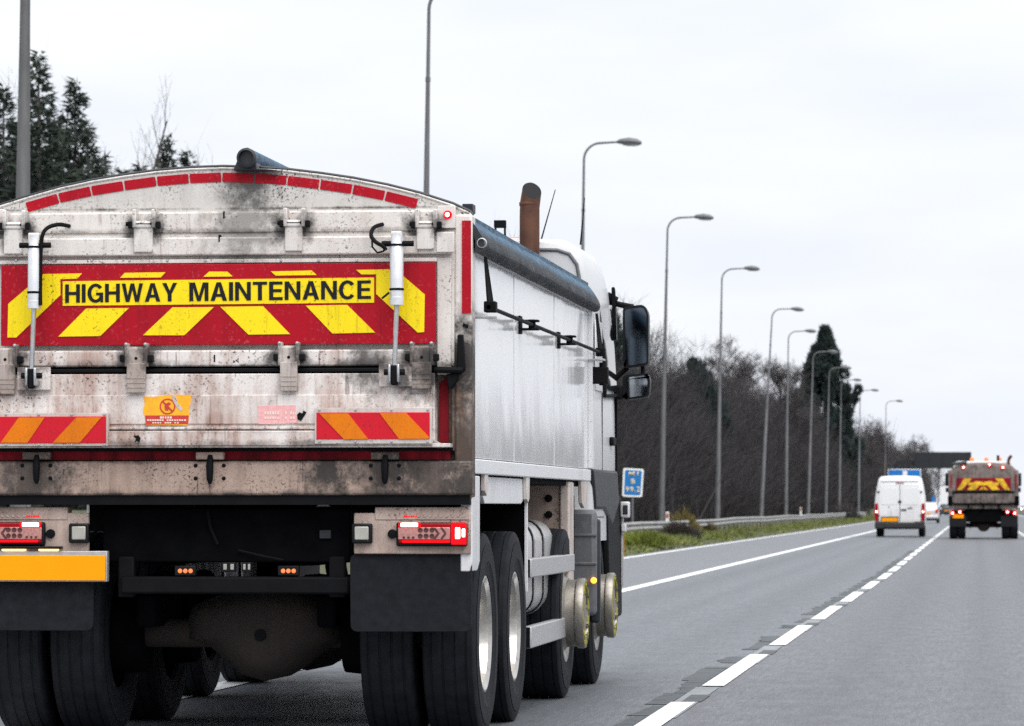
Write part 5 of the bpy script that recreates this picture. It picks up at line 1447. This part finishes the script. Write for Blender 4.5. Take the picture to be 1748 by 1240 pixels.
M['sign_blue'] = plain('sign_blue', S(12, 112, 178), 0.4, var=0.06)
M['sign_white'] = plain('sign_white', S(236, 236, 232), 0.4, var=0.05)
M['sign_letter'] = plain('sign_letter', S(236, 206, 150), 0.4, var=0.05)
M['sign_grey'] = plain('sign_back', S(100, 102, 106), 0.5, 0.3)
def small_sign():
    Ys = 128.0
    c = at(1080.5, 824, Ys)
    t = empty('location_sign', (c.x, Ys, 0))
    tag(t, 'small blue and white motorway location sign reading M1 B 99.2', 'sign')
    k = Ys / F_PX
    def P(px, py): return ((px - 1080.5) * k * 1.003, c.z + (824 - py) * k)
    o = rr([P(1064, 799), P(1099, 801), P(1096, 849), P(1062, 848)], 0.07, 4)
    pan = MB().prism(o, 0, 0.02).build('panel', M['sign_white'], t)
    o = rr([P(1067, 802), P(1096, 804), P(1093.2, 846), P(1065, 845)], 0.05, 4)
    MB().prism(o, -0.006, 0.0).build('blue_field', M['sign_blue'], pan)
    for body, x0, x1, ya, yb_ in (('M1', 1073.5, 1089.5, 813, 805.5), ('B', 1077, 1084, 826, 818), ('99.2', 1068, 1092.5, 840, 831.5)):
        text_mesh('lettering', body, M['sign_letter'], pan, [P(x0, ya), P(x1, ya), P(x1 + 0.3, yb_), P(x0 + 0.3, yb_)], -0.011, 0.004, 0.012, 1.2)
    MB().tube([(P(1079, 0)[0], 0.05, 0.0), (P(1079.5, 0)[0], 0.05, c.z + 0.3)], 0.04, 10).build('post', M['sign_grey'], t)
small_sign()
def marker_post(px, py0, py1, Y, label):
    c = at(px, py1, Y)
    t = empty('marker_post', (c.x, Y, 0.1))
    tag(t, label, 'marker post', 'white marker posts by the crash barrier')
    z = at(px, py0, Y).z - 0.1
    MB().prism(rr([(-0.06, 0), (0.06, 0), (0.055, z), (-0.055, z)], 0.015), 0, 0.08).build('body', M['sign_white'], t)
    MB().prism(rr([(-0.035, z - 0.22), (0.035, z - 0.22), (0.035, z - 0.05), (-0.035, z - 0.05)], 0.012), -0.008, 0.0).build('reflector', M['red'], t)
marker_post(1139, 874, 900, 143, 'white marker post with red reflector beside the yellow bush')
marker_post(1367, 866, 885, 275, 'smaller white marker post farther along the crash barrier')
M['bs_blue'] = plain('direction_blue', S(20, 112, 190), 0.4, var=0.05)
def big_sign():
    Ys = 600.0
    k = Ys / F_PX
    c = at(1544, 820, Ys)
    t = empty('direction_sign', (c.x, Ys, 0))
    tag(t, 'large blue direction sign showing above the roof of the white van', 'sign')
    w = 56 * k / 2; zt = at(1544, 801, Ys).z; zb = zt - 4.0
    pan = box('panel', M['sign_white'], t, -w, w, 0, 0.12, zb, zt, 0.02)
    box('blue_field', M['bs_blue'], pan, -w + 0.1, w - 0.1, -0.02, 0.0, zb + 0.1, zt - 0.1)
    box('number_patch', M['sign_white'], pan, -0.25, 0.4, -0.04, -0.02, zt - 0.95, zt - 0.25)
    box('route_line', M['sign_white'], pan, -0.02, 0.14, -0.04, -0.02, zb + 0.4, zt - 1.2)
    for s in (-1, 1):
        box('post', M['sign_grey'], t, s * w * 0.6 - 0.1, s * w * 0.6 + 0.1, 0.13, 0.33, 0, zt - 0.2)
big_sign()
def little_blue():
    Ys = 760.0; c = at(1590.5, 853, Ys)
    t = empty('route_sign', (c.x, Ys, 0))
    tag(t, 'tiny blue sign far off above the silver hatchback', 'sign')
    box('panel', M['bs_blue'], t, -0.5, 0.5, 0, 0.05, c.z - 0.5, c.z + 0.55)
    box('post', M['sign_grey'], t, -0.06, 0.06, 0.06, 0.16, 0, c.z + 0.3)
little_blue()
M['gantry_dark'] = plain('gantry_dark', S(20, 25, 32), 0.6, var=0.15)
def gantry():
    Yg = 640.0
    a, b = at(1560, 772, Yg), at(1658, 800, Yg)
    t = empty('sign_gantry', (a.x, Yg, 0))
    tag(t, 'dark overhead gantry panel spanning the lanes beyond the trees', 'gantry')
    w = b.x - a.x
    box('panel', M['gantry_dark'], t, 0, w, 0, 0.5, b.z, a.z, 0.05)
    for k in range(5):
        box('panel_rib', M['gantry_dark'], t, 0.4 + (w - 1) * k / 4, 0.6 + (w - 1) * k / 4, -0.06, 0.0, b.z + 0.1, a.z - 0.1)
    box('beam', M['gantry_dark'], t, -3.2, w - 0.3, 0.55, 1.1, b.z + 0.5, b.z + 1.2)
    box('leg', M['gantry_dark'], t, -3.2, -2.6, 0.5, 1.15, 0, b.z + 1.1)
    box('walkway', M['gantry_dark'], t, -2.6, w, 1.15, 1.9, b.z + 0.1, b.z + 0.2)
gantry()

# ------------------------------------------------------------------ trees
M['bark'] = plain('bark', (0.06, 0.054, 0.052, 1), 0.9, var=0.3, scale=6)
def twig_mat(name, a, b):
    n = NT(name)
    n.set(n.mix(n.rng(n.noise(0.25, 4, 0.6), 0.35, 0.65), a, b), 0.9)
    return n.m
M['twig'] = twig_mat('twig_brown', (0.020, 0.0178, 0.0198, 1), (0.038, 0.034, 0.037, 1))
M['twig_tree'] = twig_mat('twig_grey', (0.05, 0.044, 0.047, 1), (0.08, 0.07, 0.074, 1))
def needle_mat(name, a, b):
    n = NT(name)
    n.set(n.mix(n.rng(n.noise(1.4, 4, 0.6), 0.35, 0.65), a, b), 0.8)
    return n.m
M['needle'] = needle_mat('needle_dark', (0.012, 0.024, 0.018, 1), (0.032, 0.046, 0.032, 1))
M['cypress'] = needle_mat('cypress_dark', (0.009, 0.021, 0.020, 1), (0.022, 0.040, 0.034, 1))

def blades(P, D, L, W, r_):
    """thin triangles: base point P, direction D, length L, width W"""
    rnd = r_.normal(size=P.shape)
    s = np.cross(D, rnd); s /= np.linalg.norm(s, axis=1)[:, None] + 1e-9
    V = np.stack([P - s * W[:, None] / 2, P + s * W[:, None] / 2, P + D * L[:, None]], 1).reshape(-1, 3)
    return V

def thicket(name, label, regions, mat, seed):
    r_ = np.random.default_rng(seed)
    Vs = []
    for (y0, y1, x0, x1, h0, h1, n_shrub, n_tw, wk) in regions:
        cy = y0 + (y1 - y0) * r_.random(n_shrub); cx = x0 + (x1 - x0) * r_.random(n_shrub)
        ch = (h0 + (h1 - h0) * (cy - y0) / (y1 - y0)) * (0.7 + 0.36 * r_.random(n_shrub))
        ch *= np.clip(0.45 + 0.55 * (x0 - cx) / 3.0, 0.45, 1.0) if x0 > x1 else 1.0
        ch *= 1.0 + 0.16 * np.sin(cy * 0.21 + 1.7) * np.sin(cy * 0.057 + cx * 0.4) + 0.10 * np.sin(cy * 0.63)
        # stems
        ns = 5
        sy = np.repeat(cy, ns) + r_.normal(0, 0.35, n_shrub * ns); sx = np.repeat(cx, ns) + r_.normal(0, 0.35, n_shrub * ns)
        D = np.stack([r_.normal(0, 0.22, n_shrub * ns), r_.normal(0, 0.22, n_shrub * ns), np.ones(n_shrub * ns)], -1)
        D /= np.linalg.norm(D, axis=1)[:, None]
        Ls = np.repeat(ch, ns) * (0.8 + 0.25 * r_.random(n_shrub * ns))
        Vs.append(blades(np.stack([sx, sy, np.full_like(sx, 0.2)], -1), D, Ls, 0.05 * wk * (0.7 + r_.random(len(sx))), r_))
        # twigs
        m = n_shrub * n_tw
        H = np.repeat(ch, n_tw); u = r_.random(m) ** 0.8
        ang = r_.random(m) * 2 * np.pi
        rad = 1.25 * np.sqrt(r_.random(m)) * (0.35 + 0.65 * np.sin(np.pi * np.clip(u, 0.05, 0.95)))
        P = np.stack([np.repeat(cx, n_tw) + rad * np.cos(ang), np.repeat(cy, n_tw) + rad * np.sin(ang), 0.3 + u * H * 0.9], -1)
        D = np.stack([0.55 * np.cos(ang) + r_.normal(0, 0.35, m), 0.55 * np.sin(ang) + r_.normal(0, 0.35, m), 0.75 + r_.normal(0, 0.35, m)], -1)
        D /= np.linalg.norm(D, axis=1)[:, None]
        Vs.append(blades(P, D, 0.5 + 0.9 * r_.random(m), wk * (0.012 + 0.016 * r_.random(m)), r_))
    V = np.concatenate(Vs)
    o = fast_mesh(name, V, np.arange(len(V)).reshape(-1, 3), mat)
    return tag(o, label, 'thicket', kind='stuff')
thicket('thicket', 'dense leafless brown thicket behind the street lamps and crash barrier', [
    (128, 170, -13.2, -20, 9.0, 10.0, 330, 300, 0.9),
    (170, 250, -13.2, -24, 10.0, 9.2, 620, 300, 1.1),
    (250, 360, -13.0, -23, 9.2, 9.8, 700, 300, 1.5),
    (360, 480, -12.8, -22, 9.8, 12.0, 600, 260, 2.0),
    (480, 640, -17.0, -28, 12.0, 15.0, 560, 240, 2.8),
    (640, 1300, -13.5, -40, 15.0, 18.0, 900, 220, 4.5)], M['twig'], 5)

def bare_tree(x, y, h, spread, label, seed, mat=None, trunk=0.12, levels=5, fine=0.012, group=None, up=0.6, clear=0.12, nbs=(14, 7, 6, 5, 4)):
    r_ = random.Random(seed)
    t = empty('bare_tree', (x, y, 0.3))
    tag(t, label, 'tree', group)
    tb = MB()
    tw_p, tw_d, tw_l, tw_w = [], [], [], []
    def grow(p, d, L, rad, lev):
        n = 4
        pts, rs = [p.copy()], [rad]
        q = p.copy(); dd = d.copy()
        for k in range(n):
            dd = (dd + Vector((r_.gauss(0, 0.10), r_.gauss(0, 0.10), 0.05))).normalized()
            q = q + dd * L / n
            pts.append(q.copy()); rs.append(rad * (1 - 0.5 * (k + 1) / n))
        if lev <= 2:
            tb.tube(pts, rs, 6 if lev < 2 else 4, cap=False)
        else:
            for k in range(n):
                tw_p.append(pts[k][:]); v = pts[k + 1] - pts[k]; tw_l.append(v.length * 1.25); tw_d.append(v.normalized()[:]); tw_w.append(max(fine, rs[k] * 2))
        if lev >= levels: return
        nb = nbs[min(lev, 4)]
        for b in range(nb):
            f = (clear + (1 - clear) * (b + 0.7) / nb) if lev == 0 else r_.uniform(0.2, 1.0)
            i = min(int(f * n), n - 1); bp = pts[i].lerp(pts[i + 1], f * n - i)
            a = r_.uniform(0, 2 * math.pi)
            side = Vector((math.cos(a), math.sin(a), 0))
            u_ = up if lev == 0 else up * 0.9
            ndir = (dd * u_ + side * (1 - u_) * r_.uniform(0.8, 1.4) + Vector((0, 0, 0.18))).normalized()
            L2 = (spread * r_.uniform(0.8, 1.15) * (1.1 - 0.45 * f)) if lev == 0 else L * r_.uniform(0.48, 0.72)
            grow(bp, ndir, L2, rs[i] * 0.5, lev + 1)
    grow(Vector((0, 0, 0)), Vector((r_.gauss(0, 0.03), r_.gauss(0, 0.03), 1)).normalized(), h * 0.80, trunk, 0)
    tb.build('trunk', M['bark'], t)
    g = np.random.default_rng(seed)
    V = blades(np.array(tw_p), np.array(tw_d), np.array(tw_l), np.array(tw_w), g)
    fast_mesh('crown', V, np.arange(len(V)).reshape(-1, 3), mat or M['twig_tree'], t)
    return t

def conifer(x, y, h, rad, label, seed, mat=None, base=1.2, dens=1.0, droop=0.25, group=None, size=1.0):
    r_ = np.random.default_rng(seed)
    t = empty('conifer', (x, y, 0.3))
    tag(t, label, 'tree', group)
    MB().tube([(0, 0, 0), (0.05, 0, h * 0.5), (0, 0, h * 0.97)], [0.2, 0.12, 0.02], 8).build('trunk', M['bark'], t)
    Ps, Ds, Ls, Ws = [], [], [], []
    nb = int(h * 15 * dens)
    for i in range(nb):
        u = (i + r_.random()) / nb
        z = base + (h - base) * u
        L = 1.35 * rad * (1 - u) ** 0.95 * (0.35 + 0.8 * r_.random()) + 0.10
        a = r_.random() * 2 * np.pi
        el = 0.35 * u - droop + r_.normal(0, 0.12)
        n = max(10, int(L * 60))
        s = r_.random(n) ** 0.7
        px = L * s
        pz = z + px * np.tan(el) + 0.18 * px * px / max(L, 0.3) + r_.normal(0, 0.05 + 0.05 * px / max(L, .1), n)
        wid = 0.16 * (1 - s) * L + 0.05
        off = r_.normal(0, 1, n) * wid
        Ps.append(np.stack([px * np.cos(a) - off * np.sin(a), px * np.sin(a) + off * np.cos(a), pz], -1))
        d = np.stack([np.cos(a) + r_.normal(0, 0.5, n), np.sin(a) + r_.normal(0, 0.5, n), 0.1 + r_.normal(0, 0.4, n)], -1)
        Ds.append(d / np.linalg.norm(d, axis=1)[:, None])
        Ls.append((0.14 + 0.22 * r_.random(n)) * size); Ws.append((0.05 + 0.07 * r_.random(n)) * size)
    # leader
    n = 40
    Ps.append(np.stack([r_.normal(0, .04, n), r_.normal(0, .04, n), h - 0.9 * r_.random(n)], -1))
    d = np.stack([r_.normal(0, .5, n), r_.normal(0, .5, n), np.full(n, 0.9)], -1); Ds.append(d / np.linalg.norm(d, axis=1)[:, None])
    Ls.append(0.16 + 0.1 * r_.random(n)); Ws.append(np.full(n, 0.05))
    V = blades(np.concatenate(Ps), np.concatenate(Ds), np.concatenate(Ls), np.concatenate(Ws), r_)
    fast_mesh('crown', V, np.arange(len(V)).reshape(-1, 3), mat or M['needle'], t)
    return t

def place(px, py, Y):
    p = at(px, py, Y); return p.x, Y, p.z - 0.3
g1 = 'conifers behind the near tipper'
for (px, py, Y, rad, lab, sd) in (
        (66, 96, 112, 2.5, 'tall ragged conifer immediately right of the nearest lamp column', 1),
        (128, 142, 116, 2.3, 'slimmer conifer, second to the right of the nearest lamp column', 2),
        (6, 150, 118, 2.4, 'dark conifer at the left edge of the picture, left of the lamp column', 3),
        (284, 236, 124, 1.7, 'small conifer tip above the middle left of the tailgate arch', 4),
        (322, 262, 126, 1.2, 'smallest conifer tip, closest to the rolled tarpaulin end', 5),
        (240, 285, 122, 1.6, 'low conifer peeping over the arch between saplings and small conifer tip', 6),
        (95, 205, 121, 2.6, 'broad low conifer filling the gap between the two tall conifers', 7),
        (30, 215, 125, 2.6, 'low dark conifer directly behind the nearest lamp column', 8),
        (150, 228, 123, 2.2, 'conifer half hidden behind the slimmer conifer, on its far right', 10),
        (50, 165, 127, 2.6, 'conifer behind and just right of the nearest lamp column', 11),
        (208, 292, 128, 2.0, 'very low conifer tip just above the second red arch block from the end', 12),
        (172, 270, 119, 2.0, 'short conifer at the right foot of the slimmer conifer', 9)):
    x, y, z = place(px, py, Y)
    conifer(x, y, z, rad, lab, sd, group=g1)
thicket('brushwood', 'thin leafless brushwood behind the conifers at the left', [(108, 136, -25.5, -34.0, 11.6, 13.0, 190, 190, 0.8)], M['twig_tree'], 15)
g2 = 'thin bare saplings behind the near tipper'
for k, (px, py, Y, sp, lab) in enumerate((
        (168, 95, 111, 1.1, 'tallest thin bare sapling with forked top beside the slimmer conifer'),
        (218, 215, 117, 0.9, 'thin leaning bare sapling left of the small conifer tip'),
        (285, 188, 118, 0.8, 'bare sapling standing straight behind the small conifer tip'),
        (336, 215, 119, 0.8, 'bare sapling just left of the rolled tarpaulin end'),
        (92, 80, 117, 0.7, 'faint bare sapling rising between the two tall conifers'),
        (250, 240, 121, 0.9, 'short bare sapling above the low conifer on the arch'),
        (360, 250, 123, 0.8, 'shortest bare sapling nearest the tarpaulin roll'))):
    x, y, z = place(px, py, Y)
    bare_tree(x, y, z * 1.1, sp * 1.6, lab, 40 + k, trunk=0.045, levels=3, fine=0.009, group=g2, up=0.7, clear=0.4, nbs=(11, 4, 3, 3, 2))
x, y, z = place(1272, 583, 300)
bare_tree(x, y, z * 1.0, 3.1, 'round-crowned bare grey tree left of the leaning street lamp', 61, trunk=0.15, levels=5, fine=0.02, up=0.5, clear=0.3, nbs=(20, 7, 6, 5, 4))
x, y, z = place(1345, 597, 350)
bare_tree(x, y, z * 1.0, 3.0, 'bare grey tree between the leaning street lamp and the tall conifer', 62, trunk=0.15, levels=5, fine=0.022, up=0.5, clear=0.3, nbs=(20, 7, 6, 5, 4))
x, y, z = place(1215, 625, 262)
bare_tree(x, y, z, 2.2, 'smaller bare tree between the evergreen bush and the round-crowned tree', 63, trunk=0.10, levels=4, fine=0.015, up=0.58, clear=0.3)
x, y, z = place(1100, 620, 190)
bare_tree(x, y, z, 2.0, 'bare tree behind the small lower wing mirror', 64, trunk=0.10, levels=4, fine=0.013, up=0.58, clear=0.3)
for k, (px, py, Y) in enumerate(((1508, 735, 640), (1535, 738, 665), (1558, 748, 700), (1580, 765, 760), (1600, 770, 900), (1483, 722, 470))):
    x, y, z = place(px, py, Y)
    bare_tree(x, y, z, 3.2, ('bare tree behind the farthest street lamp', 'bare tree right of the farthest street lamp', 'bare tree above the blue direction sign', 'far bare tree at the left end of the gantry panel', 'farthest bare tree, behind the gantry panel', 'bare tree at the right foot of the tall conifer')[k], 70 + k, trunk=0.12, levels=4, fine=0.03, up=0.55, group='bare trees toward the gantry')

# broad dark cypress: many leaf clumps through the crown's volume
def cypress(x, y, h, rad, label, seed, n=52000, zlow=1.0, power=0.75, name='cypress_tree', leaf=1.0, clumps=340, lump=0.95):
    r_ = np.random.default_rng(seed)
    t = empty(name, (x, y, 0.3))
    tag(t, label, 'tree')
    MB().tube([(0, 0, 0), (0, 0, h * 0.6), (0, 0, h * 0.95)], [0.35, 0.2, 0.04], 8).build('trunk', M['bark'], t)
    nc = clumps
    u = r_.random(nc) ** 0.9
    out = np.where(r_.random(nc) < 0.2, 1.3, 1.0)
    prof = rad * np.clip((1 - u) * 2.1, 0, 1) ** (power * 1.1) * (0.66 + 0.42 * r_.random(nc)) * out
    a = r_.random(nc) * 2 * np.pi
    q = np.sqrt(0.25 + 0.75 * r_.random(nc))
    C = np.stack([prof * q * np.cos(a), prof * q * np.sin(a), zlow + (h - zlow) * u * 0.97], -1)
    cr_ = lump * (0.3 + 0.55 * r_.random(nc) ** 1.5 * (1 - 0.5 * u))
    k = r_.integers(0, nc, n)
    d = r_.normal(size=(n, 3)); d /= np.linalg.norm(d, axis=1)[:, None]
    P = C[k] + d * (cr_[k] * (0.55 + 0.5 * r_.random(n)))[:, None] * np.array([1, 1, 1.5])
    P[:, 2] = np.clip(P[:, 2], 0.4, h * 1.02)
    D = d * 0.7 + np.array([0, 0, 0.8]) + r_.normal(0, 0.3, (n, 3)); D /= np.linalg.norm(D, axis=1)[:, None]
    V = blades(P, D, leaf * (0.3 + 0.35 * r_.random(n)), leaf * (0.14 + 0.12 * r_.random(n)), r_)
    fast_mesh('crown', V, np.arange(len(V)).reshape(-1, 3), M['cypress'], t)
x, y, z = place(1408, 560, 420)
cypress(x, y, z, 3.5, 'tall broad dark green conifer standing above the thicket', 81)
x, y, z = place(1186, 618, 240)
cypress(x, y, z, 2.0, 'dark evergreen bush in the thicket behind the second lamp past the sign', 82, 9000, 4.0, 0.7, 'evergreen_bush', 0.5, 60, 0.8)
x, y, z = place(1212, 660, 232)
cypress(x, y, z, 1.2, 'lower shoulder of evergreen bush beside the taller one', 83, 5000, 3.5, 1.0, 'evergreen_bush', 0.5, 45, 0.8)
x, y, z = place(1044, 540, 172)
cypress(x, y, z, 1.1, 'dark evergreen tree between the cab and its wing mirror', 84, 6000, 2.0, 0.9, 'evergreen_tree', 0.45, 60, 0.7)

# yellow bush by the marker post, dead stalks through the barrier
def bush(px, py, Y, w, h, label, col, seed, n=3000, z0=0.12):
    r_ = np.random.default_rng(seed)
    c = at(px, py, Y)
    t = empty('bush', (c.x, Y, z0))
    tag(t, label, 'bush')
    m = NT('bush_%d' % seed); m.set(m.mix(m.rng(m.noise(2.0, 4), 0.35, 0.65), col, tuple(q * 0.55 for q in col[:3]) + (1,)), 0.8)
    a = r_.random(n) * 2 * np.pi; q = np.sqrt(r_.random(n)); u = r_.random(n)
    P = np.stack([w * q * np.cos(a) * (1 - 0.4 * u), w * 1.4 * q * np.sin(a) * (1 - 0.4 * u), h * u * np.sqrt(np.clip(1 - q * q * 0.8, 0, 1))], -1)
    lump = 0.6 + 0.5 * np.sin(3 * a + seed) * np.cos(2.3 * a); P[:, 2] *= lump + 0.2
    D = np.stack([0.5 * np.cos(a) + r_.normal(0, .3, n), 0.5 * np.sin(a) + r_.normal(0, .3, n), 0.9 + r_.normal(0, .3, n)], -1); D /= np.linalg.norm(D, axis=1)[:, None]
    V = blades(P, D, 0.15 + 0.2 * r_.random(n), 0.02 + 0.02 * r_.random(n), r_)
    fast_mesh('foliage', V, np.arange(len(V)).reshape(-1, 3), m.m, t)
    MB().tube([(0, 0, -0.05), (0, 0, h * 0.6)], [0.03, 0.012], 5).build('stem', M['bark'], t)
bush(1162, 880, 150, 0.85, 0.9, 'round yellow-ochre bush behind the barrier by the marker post', (0.20, 0.16, 0.045, 1), 91)
bush(1100, 915, 112, 0.8, 0.22, 'bright yellow-green grass tussock nearest the cab below the barrier', (0.20, 0.24, 0.035, 1), 92)
bush(1160, 900, 134, 0.7, 0.40, 'brown dead weeds hiding the barrier below the yellow bush', (0.06, 0.05, 0.04, 1), 93)
bush(1205, 900, 160, 0.4, 0.28, 'straw-coloured tuft just right of the dead weeds', (0.16, 0.13, 0.06, 1), 94)
bush(1440, 872, 330, 1.6, 1.3, 'dark low bush where the crash barrier ends', (0.05, 0.045, 0.045, 1), 95)

# far treeline on the right
thicket('treeline', 'pale far-off treeline beyond the opposite carriageway', [(160, 420, 27, 40, 8, 9, 260, 140, 2.5), (420, 700, 27, 45, 9, 12, 220, 140, 4.0), (700, 1500, 26, 60, 13, 16, 300, 160, 6.0)], M['twig'], 6)
